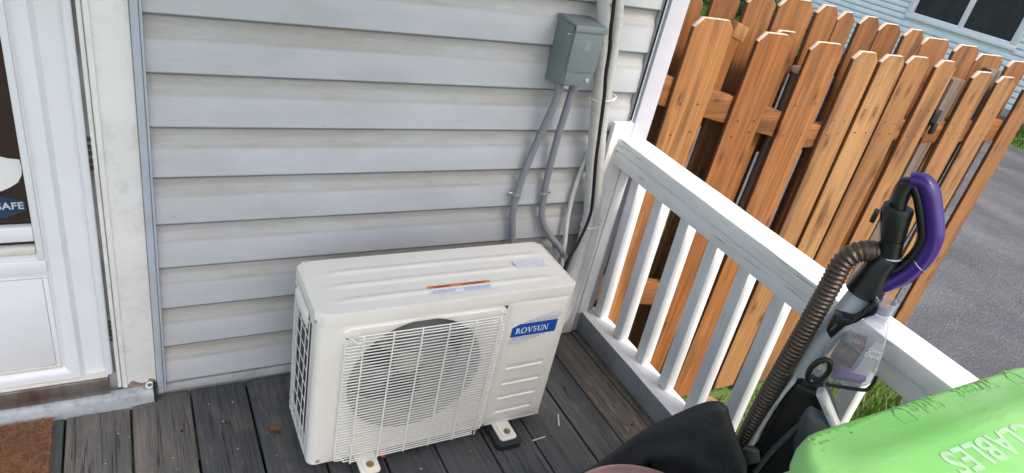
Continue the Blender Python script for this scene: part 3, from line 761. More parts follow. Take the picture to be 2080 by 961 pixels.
# ------------------------------------------------------------------ neighbour's house
XN = 13.0
nb = empty('house', (XN, 7, ZG)); tag(nb, 'far pale blue sided house beyond the driveway with a white framed window', 'house')
NO = Vector((XN, 7, ZG))
def nbb(mb, name, mat, org, **kw):
    o = mb.build(name, mat, nb, org=org, **kw); o.location = Vector(org) - NO; return o
WY0, WY1, WZ0, WZ1 = 4.50, 6.60, 0.385, 1.75
NE = 0.105
def ncourse(y0, y1):
    mb = MB(); n = len(prof)
    mb.relief([y0, y1], range(n), lambda u, w: (prof[w][0] * 1.35, u, prof[w][1] * NE / .127))
    return mb.mesh('siding_course', smooth=True, angle=25)
full = ncourse(-6.0, 17.0); la = ncourse(-6.0, WY0 + .02); lb = ncourse(WY1 - .02, 17.0)
for k in range(34):
    z = -0.50 + k * NE
    ms = (full,) if (z + NE < WZ0 + .02 or z > WZ1 - .02) else (la, lb)
    for me in ms:
        o = link('siding_course', me, M['blue_siding'], nb, Vector((XN, 0, z)) - NO)
nbb(MB().box(XN + .02, XN + 8, -6, 17, -0.62, 3.2), 'wall', M['win_white'], (XN, 5, 0))
nbb(MB().box(XN - .01, XN + .05, -6, 17, -0.62, -0.505), 'foundation', plain('foundation', (0.35, 0.34, 0.32), 0.9), (XN, 5, -.5))
nbb(MB().prism([(-7, 3.1), (18, 3.1), (5.5, 7.0)], 'x', XN - .4, XN + 8.4), 'roof', M['roof'], (XN, 5, 3))
win = empty('window', Vector((XN, (WY0 + WY1) / 2, WZ0)) - NO, parent=nb); WO = Vector((XN, (WY0 + WY1) / 2, WZ0))
def wb(mb, name, mat, **kw):
    o = mb.build(name, mat, win, **kw); o.location = -WO + o.location; return o
wf = MB()
for y0, y1, z0, z1 in ((WY0, WY1, WZ0, WZ0 + .085), (WY0, WY1, WZ1 - .085, WZ1), (WY0, WY0 + .10, WZ0 + .0852, WZ1 - .0852), (WY1 - .10, WY1, WZ0 + .0852, WZ1 - .0852)):
    wf.box(XN - .03, XN + .02, y0, y1, z0, z1)
wb(wf, 'frame', M['win_white'], bevel=0.006)
sf = MB()
for y0, y1 in ((WY0 + .101, 5.515), (5.555, WY1 - .101)):
    for a, b, c, d in ((y0, y1, WZ0 + .087, WZ0 + .120), (y0, y1, WZ1 - .12, WZ1 - .087), (y0, y0 + .03, WZ0 + .1202, WZ1 - .1202), (y1 - .03, y1, WZ0 + .1202, WZ1 - .1202)):
        sf.box(XN - .012, XN + .018, a, b, c, d)
wb(sf, 'sash', M['win_white'], bevel=0.004)
wb(MB().box(XN - .018, XN + .018, 5.516, 5.554, WZ0 + .087, WZ1 - .087), 'mullion', M['win_white'], bevel=0.003)
wb(MB().box(XN + .002, XN + .010, WY0 + .13, 5.486, WZ0 + .119, WZ1 - .119), 'pane', M['pane'])
wb(MB().box(XN + .002, XN + .010, 5.584, WY1 - .13, WZ0 + .119, WZ1 - .119), 'pane', M['pane'])
def shrub(loc, r, h, n, label):
    root = empty('shrub', loc); tag(root, label, 'shrub', 'shrubs along the blue house wall')
    st = MB()
    for i in range(6):
        a = i * 1.05; st.tube([(0, 0, 0), (math.cos(a) * r * .3, math.sin(a) * r * .3, h * .5), (math.cos(a) * r * .6, math.sin(a) * r * .6, h * .85)], [.012, .009, .004], 5)
    st.build('stem', M['joist'], root)
    fo = MB()
    for i in range(n):
        c = Vector((random.gauss(0, r * .5), random.gauss(0, r * .5), h * (.15 + .8 * random.random() ** .8)))
        u = Vector((random.uniform(-1, 1), random.uniform(-1, 1), random.uniform(-.6, .6))).normalized(); w = u.cross(Vector((random.uniform(-1, 1), random.uniform(-1, 1), 1))).normalized()
        s = random.uniform(.03, .06)
        fo.add([c, c + u * s + w * s * .4, c + u * 2 * s, c + u * s - w * s * .4], [(0, 1, 2, 3)])
    fo.build('foliage', M['leaf'], root)
for y, r, h, n, lb_ in ((8.55, .42, .62, 900, 'lowest leafy shrub by the blue house wall, nearest its white window'), (9.35, .45, .75, 900, 'leafy shrub by the blue house wall, second from its white window'), (10.2, .45, .75, 900, 'leafy shrub by the blue house wall, third from its white window'), (11.2, .45, .8, 900, 'leafy shrub by the blue house wall, fourth from its white window'), (12.3, .5, .9, 900, 'tallest leafy shrub by the blue house wall, farthest from its white window')):
    shrub((12.55, y, ZG), r, h, n, lb_)

# ------------------------------------------------------------------ outdoor unit
ac = empty('heat_pump_unit', (0.65, -0.29, 0)); tag(ac, 'cream outdoor air conditioner unit with fan guard and blue logo on the deck', 'air conditioner')
AO = Vector((0.65, -0.29, 0))
def ab(mb, name, mat, parent=None, org=(0, 0, 0), po=None, **kw):
    o = mb.build(name, mat, parent or ac, org=org, **kw); o.location = Vector(org) - (AO if parent is None else (po or Vector((0, 0, 0)))); return o
X0, X1, YB, YF, ZB, ZT = 0.3025, 0.9985, -0.1750, -0.3965, 0.034, 0.4890
# cabinet wrapper
cab = MB(); rr = 0.022
pl = [(X0, -0.350)]
for k in range(7):
    a = R(180 + 90 * k / 6); pl.append((X0 + rr + rr * math.cos(a), YF + rr + rr * math.sin(a)))
left = pl[:]
def strip(mb, poly, z0, z1):
    n = len(poly); mb.add([(x, y, z0) for x, y in poly] + [(x, y, z1) for x, y in poly], [(i, i + 1, n + i + 1, n + i) for i in range(n - 1)])
strip(cab, left + [(0.3520, YF)], ZB, ZT)
r2 = 0.006
rp = [(0.9870, YF), (X1 - r2, YF), (X1 - r2 * .3, YF + r2 * .3), (X1, YF + r2), (X1, YB), (X0, YB), (X0, -0.1880)]
strip(cab, rp, ZB, ZT)
strip(cab, [(0.7955, YF), (0.8030, YF)], ZB, ZT)
# bands above and below the pressed plates
for (a, b, z0, z1) in ((0.3520, 0.7955, 0.4750, ZT), (0.3520, 0.7955, ZB, 0.0400), (0.8030, 0.9870, 0.4815, ZT), (0.8030, 0.9870, ZB, 0.0440)):
    strip(cab, [(a, YF), (b, YF)], z0, z1)
cab.add([(X0, YB, ZB), (X1, YB, ZB), (X1, YF, ZB), (X0 + .02, YF, ZB)], [(0, 1, 2, 3)])
# left flank frame round the coil opening
cab.box(X0 - .001, X0 + .010, -0.352, -0.1955, ZB, 0.062).box(X0 - .001, X0 + .010, -0.352, -0.1955, 0.462, ZT)
cab.box(X0 - .0012, X0 + .008, -0.1890, -0.1752, ZB, ZT)
ab(cab, 'cabinet', M['ac'], smooth=True, angle=30)
# pressed plate with the fan opening
fc = (0.566, 0.2860); fr = 0.1800; YP = YF - 0.0045
pa = MB(); nn = 96; A = [2 * math.pi * k / nn for k in range(nn)]
px0, px1, pz0, pz1 = 0.3610, 0.7870, 0.0475, 0.4680
def rect_hit(a):
    c, s = math.cos(a), math.sin(a); t = 1e9
    if c > 1e-9: t = min(t, (px1 - fc[0]) / c)
    if c < -1e-9: t = min(t, (px0 - fc[0]) / c)
    if s > 1e-9: t = min(t, (pz1 - fc[1]) / s)
    if s < -1e-9: t = min(t, (pz0 - fc[1]) / s)
    x, z = fc[0] + c * t, fc[1] + s * t
    # rounded corners
    cr = 0.02
    cx = min(max(x, px0 + cr), px1 - cr); cz = min(max(z, pz0 + cr), pz1 - cr)
    d = math.hypot(x - cx, z - cz)
    if d > cr: x, z = cx + (x - cx) * cr / d, cz + (z - cz) * cr / d
    return x, z
rings = [[(fc[0] + fr * math.cos(a), YP + 0.006, fc[1] + fr * math.sin(a)) for a in A],
         [(fc[0] + (fr + .003) * math.cos(a), YP + 0.0015, fc[1] + (fr + .003) * math.sin(a)) for a in A],
         [(fc[0] + (fr + .008) * math.cos(a), YP, fc[1] + (fr + .008) * math.sin(a)) for a in A],
         [(rect_hit(a)[0], YP, rect_hit(a)[1]) for a in A], []]
for a in A:
    x, z = rect_hit(a); dx, dz = x - (px0 + px1) / 2, z - (pz0 + pz1) / 2
    sx_ = 0.0035 if abs(dx) > (px1 - px0) / 2 - .02 else 0; sz_ = 0.0035 if abs(dz) > (pz1 - pz0) / 2 - .02 else 0
    rings[4].append((x + math.copysign(sx_, dx), YF - .0010, z + math.copysign(sz_, dz)))
rings.append([])
for a in A:
    x, z = rect_hit(a); c, s = math.cos(a), math.sin(a); q = min((0.7960 - fc[0]) / c if c > 1e-9 else 9, (0.3515 - fc[0]) / c if c < -1e-9 else 9, (0.4760 - fc[1]) / s if s > 1e-9 else 9, (0.0390 - fc[1]) / s if s < -1e-9 else 9)
    rings[5].append((fc[0] + c * q, YF + .0004, fc[1] + s * q))
pa.add([v for g in rings for v in g], [(i * nn + k, i * nn + (k + 1) % nn, (i + 1) * nn + (k + 1) % nn, (i + 1) * nn + k) for i in range(5) for k in range(nn)])
ab(pa, 'front_plate', M['ac'], smooth=True, angle=28)
# service panel with pressed louvres
us = sorted([0.8025, 0.8070, 0.8120, 0.8300, 0.8330, 0.8360, 0.9520, 0.9550, 0.9580, 0.9770, 0.9820, 0.9875])
lz = (0.254, 0.196, 0.142, 0.087)
ws = [0.0430, 0.0480, 0.0530, 0.4700, 0.4755, 0.4820]
for z in lz: ws += [z - .0085, z - .0045, z - .002, z + .001, z + .010, z + .0125, z + .0145]
ws = sorted(ws)
def spn(u, w):
    e = min((u - 0.8025) / .0095, (0.9875 - u) / .0095, (w - .043) / .010, (.482 - w) / .012, 1.0); e = max(e, 0.0)
    d = 0.0045 * (1 if e > .95 else e)
    if 0.8345 < u < 0.9535:
        for z in lz:
            t = w - z
            if -.0022 < t < .0105: d -= 0.0026 * (1 - max(0, t) / .018)
            elif -.006 < t <= -.0022: d += 0.0008
    return (u, YF - d, w)
sp = ab(MB().relief(us, ws, spn), 'service_panel', M['ac'], smooth=True, angle=30); SPO = AO
# logo badge
def decal(poly, y, name, mat, parent, off):
    o = MB().prism(poly, 'y', y - .0004, y).build(name, mat, parent); o.location = -off; return o
YD = YF - 0.0047
lg = decal([(0.8215, 0.3655), (0.9650, 0.3655), (0.9660, 0.4075), (0.9640, 0.4080), (0.8450, 0.4080), (0.8225, 0.3980)], YD, 'logo_badge', M['logo_blue'], sp, Vector((0, 0, 0)))
def serif_word(word, h, y, x0, z0):
    mb = MB(); x = x0; t = h * .17; th = h * .075; sf_ = h * .10
    def vbar(xa, w, za, zb): mb.box(xa, xa + w, y - .0003, y, za, zb)
    def ser(xc, z, w): mb.box(xc - w / 2, xc + w / 2, y - .00032, y, z, z + th)
    def slant(xa, za, xb, zb, w): mb.prism([(xa - w / 2, za), (xa + w / 2, za), (xb + w / 2, zb), (xb - w / 2, zb)], 'y', y - .00031, y)
    def arc(cx, cz, rx, rz, a0, a1, w0, w1, n=22):
        pts = []
        for i in range(n + 1):
            a = R(a0 + (a1 - a0) * i / n); ww = w0 + (w1 - w0) * abs(math.cos(a)); pts.append((cx + rx * math.cos(a), cz + rz * math.sin(a), cx + (rx - ww) * math.cos(a), cz + (rz - (w0 + (w1 - w0) * .2)) * math.sin(a)))
        for i in range(n):
            p, q = pts[i], pts[i + 1]; mb.prism([(p[0], p[1]), (q[0], q[1]), (q[2], q[3]), (p[2], p[3])], 'y', y - .00033, y)
    for c in word:
        if c == 'R':
            vbar(x + sf_, t, z0, z0 + h); ser(x + sf_ + t / 2, z0, t + 2 * sf_); ser(x + sf_, z0 + h - th, t + sf_)
            arc(x + sf_ + t, z0 + h * .74, h * .34, h * .26, -90, 90, th, t); slant(x + h * .80, z0, x + h * .42, z0 + h * .5, t); ser(x + h * .80, z0, t + sf_); x += h * .90
        elif c == 'O': arc(x + h * .5, z0 + h * .5, h * .5, h * .52, 0, 360, th, t, 36); x += h * 1.08
        elif c == 'V': slant(x + h * .46, z0, x + h * .16, z0 + h, t); slant(x + h * .46, z0, x + h * .80, z0 + h, th); ser(x + h * .16, z0 + h - th, t + 2 * sf_); ser(x + h * .80, z0 + h - th, th + 2 * sf_); x += h * .98
        elif c == 'S':
            arc(x + h * .30, z0 + h * .745, h * .28, h * .265, 20, 270, th, t); arc(x + h * .30, z0 + h * .265, h * .30, h * .275, -160, 90, th, t); x += h * .70
        elif c == 'U':
            vbar(x + sf_, t, z0 + h * .35, z0 + h); ser(x + sf_ + t / 2, z0 + h - th, t + 2 * sf_); vbar(x + h * .72, th, z0 + h * .35, z0 + h); ser(x + h * .72 + th / 2, z0 + h - th, th + 2 * sf_)
            arc(x + (sf_ + h * .72 + th) / 2, z0 + h * .36, (h * .72 + th - sf_) / 2, h * .37, 180, 360, th, t); x += h * .96
        elif c == 'N':
            vbar(x + sf_, th, z0, z0 + h); slant(x + h * .76, z0, x + sf_ + t * .4, z0 + h, t); vbar(x + h * .76, th, z0, z0 + h); ser(x + sf_ + th / 2, z0, th + 2 * sf_); ser(x + h * .76 + th / 2, z0 + h - th, th + 2 * sf_); ser(x + sf_, z0 + h - th, th + sf_); x += h * .95
    return mb, x
mb, xe = serif_word('ROVSUN', 0.0185, YD - .0006, 0.8355, 0.3760)
o = mb.build('lettering', M['white_print'], lg)
# halftone dots above and below the badge
dots = MB()
def dotrow(xa, xb, z, r0, n, slope):
    for i in range(n):
        x = xa + (xb - xa) * i / max(1, n - 1)
        c = [(x + r0 * math.cos(k * math.pi / 3), z + r0 * math.sin(k * math.pi / 3)) for k in range(6)]
        dots.prism(c, 'y', YD - .0004, YD)
for j in range(7):
    dotrow(0.858 + j * .0125, 0.972 - (0 if j > 3 else (3 - j) * .004), 0.4115 + j * .0042, 0.00155 - j * .00013, 19 - 2 * j, 0)
    dotrow(0.930 - j * .0125, 0.8200 + (0 if j > 3 else (3 - j) * .004), 0.3620 - j * .0042, 0.00155 - j * .00013, 19 - 2 * j, 0)
o = dots.build('halftone_dots', M['logo_blue'], sp, kind='stuff'); o.location = (0, 0, 0)
# top cover with pressed ribs
tc = MB(); c0x, c1x, c0y, c1y = 0.2985, 1.0015, -0.4015, -0.1725; zt = 0.519
def cover_z(x, y):
    z = zt
    for yr, xa, xb in ((-0.2385, 0.345, 0.980), (-0.2950, 0.345, 0.965), (-0.3530, 0.345, 0.955)):
        tx = max(0.0, min(1.0, (x - xa) / .05, (xb - x) / .05)); d = (y - yr)
        if -0.014 < d < 0.014: z += 0.0036 * tx * (0.5 + 0.5 * math.cos(math.pi * d / .014)) * (1 if d < 0 else 1)
    return z - 0.0012 * abs((x - .65) / .35) ** 4
xs = [c0x + .006, c0x + .012] + [0.33 + i * .02 for i in range(33)] + [c1x - .012, c1x - .006]
ys = [c0y + .004, c0y + .008] + [-0.388 + i * .0045 for i in range(47)]
ys = [y for y in ys if y < c1y - .006] + [c1y - .005]
def cov(u, w):
    # clipped corners
    ch = 0.016
    x, y = u, w
    for cx, sx_, in ((c0x + .006, 1), (c1x - .006, -1)):
        for cy, sy_ in ((c0y + .004, 1), (c1y - .005, -1)):
            d = (x - cx) * sx_ + (y - cy) * sy_
            if d < ch and abs(x - cx) < ch and abs(y - cy) < ch:
                x += sx_ * (ch - d) / 2; y += sy_ * (ch - d) / 2
    return (x, y, cover_z(u, w))
tc.relief(xs, ys, cov)
ch = 0.018
outl = [(c0x + ch, c0y), (c1x - ch * .7, c0y), (c1x, c0y + ch * .7), (c1x, c1y - ch), (c1x - ch, c1y), (c0x + ch, c1y), (c0x, c1y - ch), (c0x, c0y + ch)]
cx_, cy_ = (c0x + c1x) / 2, (c0y + c1y) / 2
def inset(pts, d): return [(x + (d if x < cx_ else -d), y + (d if y < cy_ else -d)) for x, y in pts]
lay = [(inset(outl, .0062), zt - .0004), (inset(outl, .0022), zt - .0008), (inset(outl, .0006), zt - .0016), (outl, zt - .0035), (outl, 0.4880), (inset(outl, .003), 0.4875)]
n = len(outl); vs = [(x, y, z) for pts, z in lay for x, y in pts]
tc.add(vs, [(i * n + k, i * n + (k + 1) % n, (i + 1) * n + (k + 1) % n, (i + 1) * n + k) for i in range(len(lay) - 1) for k in range(n)])
tc.box(c0x + .012, c1x - .012, c0y + .010, c1y - .010, 0.492, zt - .004)
cover = ab(tc, 'top_cover', M['ac'], smooth=True, angle=40)
# stickers on the cover
def cover_decal(poly, z, name, mat, par):
    return MB().prism(poly, 'z', z, z + .0004).build(name, mat, par)
def quad(x0, x1, y0, y1, rot, cx, cy):
    c, s = math.cos(rot), math.sin(rot); return [(cx + (x - cx) * c - (y - cy) * s, cy + (x - cx) * s + (y - cy) * c) for x, y in ((x0, y0), (x1, y0), (x1, y1), (x0, y1))]
wl = cover_decal(quad(0.5820, 0.7560, -0.3745, -0.3390, -.01, .67, -.355), zt + .0022, 'warning_label', M['label_paper'], cover)
cover_decal(quad(0.5820, 0.7560, -0.3515, -0.3390, -.01, .67, -.355), zt + .0027, 'orange_band', M['orange_print'], wl)
for s_, x in (('WARNING', 0.596), ('AVERTISSEMENT', 0.672)):
    me = text_mesh(s_, 0.0098, .0002, 1.0, 'LEFT', .0002); o = link('lettering', me, M['ink_dark'], wl, (x, -0.3495 + (.67 - x) * .01, zt + .0033))
def ink_lines(x0, x1, y0, y1, rows, z, mat, par, gap=0.0):
    mb = MB()
    for i in range(rows):
        y = y0 + (y1 - y0) * (i + .5) / rows; x = x0 + random.uniform(0, .004); h = abs(y1 - y0) / rows * .42
        e = x1 - random.uniform(0, (x1 - x0) * .25)
        while x < e:
            w = random.uniform(.003, .010); mb.box(x, min(x + w, e), y - h / 2, y + h / 2, z, z + .0003); x += w + .0018
    return mb.build('print_lines', mat, par, kind='stuff')
ink_lines(0.586, 0.662, -0.3720, -0.3535, 5, zt + .0027, M['ink_blue'], wl)
ink_lines(0.672, 0.752, -0.3728, -0.3540, 5, zt + .0027, M['ink_blue'], wl)
il = cover_decal(quad(0.8620, 0.9660, -0.3050, -0.2690, 0, .9, -.28), zt + .0046, 'info_label', M['label_paper'], cover)
ink_lines(0.866, 0.962, -0.3025, -0.2715, 7, zt + .0051, M['ink_mauve'], il)
# fan guard of bent wire
gd = empty('fan_guard', Vector((0.574, YF, 0.25)) - AO, parent=ac); GO = Vector((0.574, YF, 0.25))
YG = -0.4185; wr = 0.00180
def wire_mesh(pts, r=wr, n=6): return MB().tube(pts, r, n).mesh('wire', smooth=True, angle=60)
hw = 0.4175 / 2
long_w = wire_mesh([(-hw + .004, 0.012, .004), (-hw - .0015, 0.006, .002), (-hw, 0.001, 0), (-hw + .006, 0, 0), (hw - .006, 0, 0), (hw, 0.001, 0), (hw + .0015, 0.006, .002), (hw - .004, 0.012, .004)])
short_w = wire_mesh([(-0.187, 0.0, 0), (0.187, 0.0, 0)])
bot_w = wire_mesh([(-0.160, 0.0, 0), (0.190, 0.0, 0)])
nw = 41
for i in range(nw):
    z = 0.0560 + i * 0.00962
    if i >= nw - 1: continue
    o = link('wire', long_w, M['wire'], gd, Vector((0.5745, YG, z)) - GO)
for z in (0.4418, 0.4500, 0.4590): link('wire', short_w, M['wire'], gd, Vector((0.5800, YG, z)) - GO)
for z in (0.0475, 0.0395): link('wire', bot_w, M['wire'], gd, Vector((0.5700, YG, z)) - GO)
vm = wire_mesh([(0, 0.004, 0.4600), (0, -.0005, 0.4555), (0, -.0008, 0.44), (0, -.0008, 0.05), (0, 0.0, 0.0375)], 0.0021)
for x in (0.4060, 0.4790, 0.5520, 0.6240, 0.6960, 0.7660): link('wire', vm, M['wire'], gd, Vector((x, YG - .0026, 0)) - GO)
for x0, z0, s in ((0.3775, 0.4475, 1), (0.7790, 0.4535, -1), (0.3760, 0.0555, 1)):
    link('mounting_hook', wire_mesh([(x0 - .003 * s, YG + .014, z0), (x0 + .004 * s, YG + .010, z0 + .001), (x0 + .010 * s, YG, z0 - .003), (x0 + .013 * s, YG, z0 - .009), (x0 + .03 * s, YG, z0 - .0095)], .0018), M['wire'], gd, -GO)
    MBb = MB().lathe([(0.0050, 0), (0.0050, -.002), (0.0034, -.0038), (0.001, -.0042)], (x0 - .004 * s, YP - .0005, z0), 12, 'y')
    o = MBb.build('screw', M['bolt'], gd, smooth=True); o.location = -GO
# fan
ab(MB().lathe([(fr, 0), (fr - .003, .02), (fr - .004, .10)], (fc[0], YP + .006, fc[1]), 64, 'y', caps=False), 'fan_shroud', M['shroud_ring'], smooth=True)
ab(MB().box(X0 + .02, 0.80, -0.235, -0.230, ZB + .01, 0.48), 'condenser_core', M['coil'], org=(.5, -.23, .2))
fan = empty('fan', Vector((fc[0], -0.335, fc[1])) - AO, parent=ac)
MB().lathe([(0.004, -.022), (0.030, -.018), (0.040, -.006), (0.040, .03)], (0, 0, 0), 28, 'y').build('hub', M['motor'], fan, smooth=True)
bl = MB(); us = [0.038 + i * .013 for i in range(11)]; ws = [i / 8 for i in range(9)]
def blade(u, w):
    a = R(-8 - 46 * (u / .17)) + R(88) * (w - .1) * (1 - .15 * (u / .17)); return (u * math.cos(a), -0.026 + 0.062 * w - .012 * math.sin(w * math.pi), u * math.sin(a))
bm_ = bl.relief(us, ws, blade).mesh('blade', smooth=True, angle=80)
for k in range(3):
    o = link('blade', bm_, M['blade'], fan); o.rotation_euler = (0, R(120 * k + 28), 0)
MB().lathe([(0.028, .035), (0.052, .04), (0.052, .09)], (-0.03, 0, .06), 24, 'y').build('motor', M['motor'], fan, smooth=True)
ab(MB().box(0.470, 0.535, -0.262, -0.255, 0.05, 0.47), 'motor_bracket', M['shroud'])
# side coil guard
ab(MB().box(X0 + .010, X0 + .030, -0.351, -0.189, 0.05, 0.475), 'side_coil', M['coil'], org=(X0, -.3, .2))
sg = MB()
for y in (-0.2180, -0.2620, -0.3060, -0.3380): sg.tube([(X0 - .0020, y, 0.046), (X0 - .0020, y, 0.462)], .0012, 6)
for i in range(9): z = 0.064 + i * .049; sg.tube([(X0 - .0036, -0.203, z), (X0 - .0036, -0.343, z)], .0012, 6)
ab(sg, 'side_guard', M['wire'], smooth=True)
gp = MB().relief([-0.330 + i * .125 / 10 for i in range(11)], range(6), lambda u, w: (X0 - .002 - (0, .006, .0095, .0095, .006, 0)[w] * min(1, max(0, min((u + .334) / .022, (-.203 - u) / .012))), u, (0.424, 0.432, 0.446, 0.462, 0.472, 0.476)[w]))
ab(gp, 'hand_grip', M['ac'], smooth=True, angle=60)
for x, y, z in ((X0 - .001, -0.186, 0.497), (X0 - .001, -0.388, 0.497), (X0 - .001, -0.184, 0.452), (X0 - .001, -0.184, 0.060), (X0 - .001, -0.184, 0.085)):
    ab(MB().lathe([(0.0048, 0), (0.0045, -.002), (0.002, -.0036)], (x - .0005, y, z), 10, 'x'), 'screw', M['bolt'], smooth=True)
for x, z in ((0.3280, 0.0470), (0.8060, 0.0420)):
    ab(MB().lathe([(0.0048, 0), (0.0045, -.002), (0.002, -.0034)], (x, YF - .0008, z), 10, 'y'), 'screw', M['bolt'], smooth=True)
for xf in (0.455, 0.868):
    f = ab(MB().prism(rrect(xf - .027, xf + .027, -0.458, -0.180, .010), 'z', 0.0205, 0.0275), 'foot_bracket', M['ac'], bevel=.0015)
    ab(MB().prism(rrect(xf - .019, xf + .019, -0.449, -0.34, .007), 'z', 0.0276, 0.0315), 'bracket_rib', M['ac'], bevel=.0015)
    ab(MB().box(xf - .02, xf + .02, -0.394, -0.20, 0.0278, 0.0338), 'bracket_block', M['ac'])
    ab(MB().prism(rrect(xf - .043, xf + .043, -0.475, -0.345, .022), 'z', 0.001, 0.0200), 'rubber_pad', M['rubber'], bevel=.003)
    ab(MB().prism(rrect(xf - .043, xf + .043, -0.240, -0.160, .022), 'z', 0.001, 0.0200), 'rubber_pad', M['rubber'], bevel=.003)
    ab(MB().lathe([(0.0105, 0), (0.0105, .002), (0.006, .0022), (0.006, .006), (0.003, .0062)], (xf + .002, -0.434, 0.0317), 14), 'bolt', M['brass'], smooth=True)
tag(MB().box(-.012, .012, -.022, .022, 0, .004).build('plastic_tag', M['orange'], bevel=.001), 'orange red plastic tag lying on the deck beside the front left rubber foot', 'tag').location = (0.508, -0.375, 0.006)
bpy.data.objects['plastic_tag'].rotation_euler = (.2, .3, -.25)

# ------------------------------------------------------------------ disconnect box and conduits
bx = empty('disconnect_box', (1.055, 0, 0.96)); tag(bx, 'grey green metal electrical disconnect box screwed to the siding', 'electrical box'); BO = Vector((1.055, 0, 0.96))
def bb(mb, name, mat, **kw):
    o = mb.build(name, mat, bx, **kw); o.location = -BO; return o
bxx0, bxx1 = 1.006, 1.108
bb(MB().prism([(0.0, 0.955), (-0.086, 0.972), (-0.086, 1.130), (0.0, 1.130)], 'x', bxx0, bxx1 - .003), 'body', M['box'], bevel=.0025)
bb(MB().prism([(0.0, 1.1305), (-0.096, 1.1305), (-0.099, 1.1180), (-0.101, 1.1180), (-0.0985, 1.1345), (0.0, 1.1420)], 'x', bxx0 - .002, bxx1), 'hood', M['box'], bevel=.0012)
bb(MB().prism([(-0.0865, 1.012), (-0.0965, 1.010), (-0.0965, 1.1170), (-0.0865, 1.1170)], 'x', bxx0 + .002, bxx1 - .006), 'cover', M['box'], bevel=.0012)
em = MB(); ex, ez = 1.058, 1.083
for s in (.0085, .0055, .0025):
    t = .0009
    em.box(ex - s, ex + s, -.0973, -.0964, ez + s - t, ez + s).box(ex - s, ex + s, -.0973, -.0964, ez - s, ez - s + t).box(ex - s, ex - s + t, -.0972, -.0964, ez - s + t, ez + s - t).box(ex + s - t, ex + s, -.0972, -.0964, ez - s + t, ez + s - t)
em.box(ex - .004, ex + .013, -.0973, -.0964, ez + .0120, ez + .0128).box(ex - .010, ex + .006, -.0973, -.0964, ez - .0128, ez - .0120)
bb(em, 'emblem', M['box_line'])
bb(MB().box(bxx0 + .006, bxx1 - .010, -0.0905, -0.0862, 0.969, 1.0095), 'lower_panel', M['box'], bevel=.0012)
bb(MB().lathe([(0.0068, 0), (0.006, -.004), (0.003, -.006)], (1.085, -0.0906, 0.986), 16, 'y'), 'knob', M['box_line'], smooth=True)
bb(MB().lathe([(0.006, 0), (0.005, -.004)], (bxx0 - .0005, -0.074, 1.105), 10, 'x'), 'hinge_pin', M['bolt'], smooth=True)
bb(MB().lathe([(0.006, 0), (0.005, .004)], (bxx1 + .0002, -0.085, 1.095), 10, 'x'), 'hinge_pin', M['bolt'], smooth=True)
bb(MB().box(1.018, 1.034, -0.089, -0.082, 0.9585, 0.9665), 'hasp', M['zinc'], bevel=.001)
def conduit(pts, r, label, cl):
    path = smooth_path(pts, 10)
    root = empty('conduit', path[0]); tag(root, label, 'conduit', 'grey conduits from the electrical box')
    fine = smooth_path(pts, 40)
    rr_ = [r * (1 + .035 * math.sin(i * 2.0)) for i in range(len(fine))]
    o = MB().tube(fine, rr_, 14).build('hose', M['conduit'], root, smooth=True, angle=80); o.location = -path[0]
    o = MB().tube([path[0] + Vector((0, 0, .012)), path[0] + Vector((.001, 0, -.016))], r * 1.28, 16).build('fitting', M['conduit'], root, bevel=.002); o.location = -path[0]
    c = Vector(cl[0]); t = Vector(cl[1]).normalized(); side = cl[2]
    st = MB().tube([c - t * .006, c + t * .006], r * 1.12, 16)
    sx = Vector((1, 0, 0)) * side
    st.tube([c + sx * r * .8 + Vector((0, .006, 0)), c + sx * (r + .016) + Vector((0, r - .003, 0))], .0065, 8, sy=.35)
    o = st.build('strap', M['zinc'], root, bevel=.0008); o.location = -path[0]
    o = MB().lathe([(0.0046, 0), (0.004, -.003)], (c.x + side * (r + .011), c.y + r - .006, c.z), 8, 'y').build('screw', M['bolt'], root); o.location = -path[0]
conduit([(1.0285, -0.052, 0.955), (1.030, -0.045, 0.90), (1.019, -0.028, 0.80), (1.003, -0.020, 0.70), (0.991, -0.018, 0.60), (0.992, -0.018, 0.52), (1.010, -0.020, 0.43), (1.02, -0.03, 0.34)], 0.0112, 'left ribbed grey conduit bending from the electrical box down behind the cream unit', ((0.9905, -.018, .592), (0, 0, 1), -1))
conduit([(1.0755, -0.052, 0.958), (1.076, -0.045, 0.90), (1.079, -0.030, 0.78), (1.085, -0.020, 0.66), (1.092, -0.018, 0.58), (1.105, -0.018, 0.50), (1.150, -0.022, 0.435), (1.205, -0.032, 0.38), (1.235, -0.05, 0.32)], 0.0108, 'right smooth grey conduit curving toward the wrapped pipe', ((1.0905, -.018, .592), (0, 0, 1), 1))
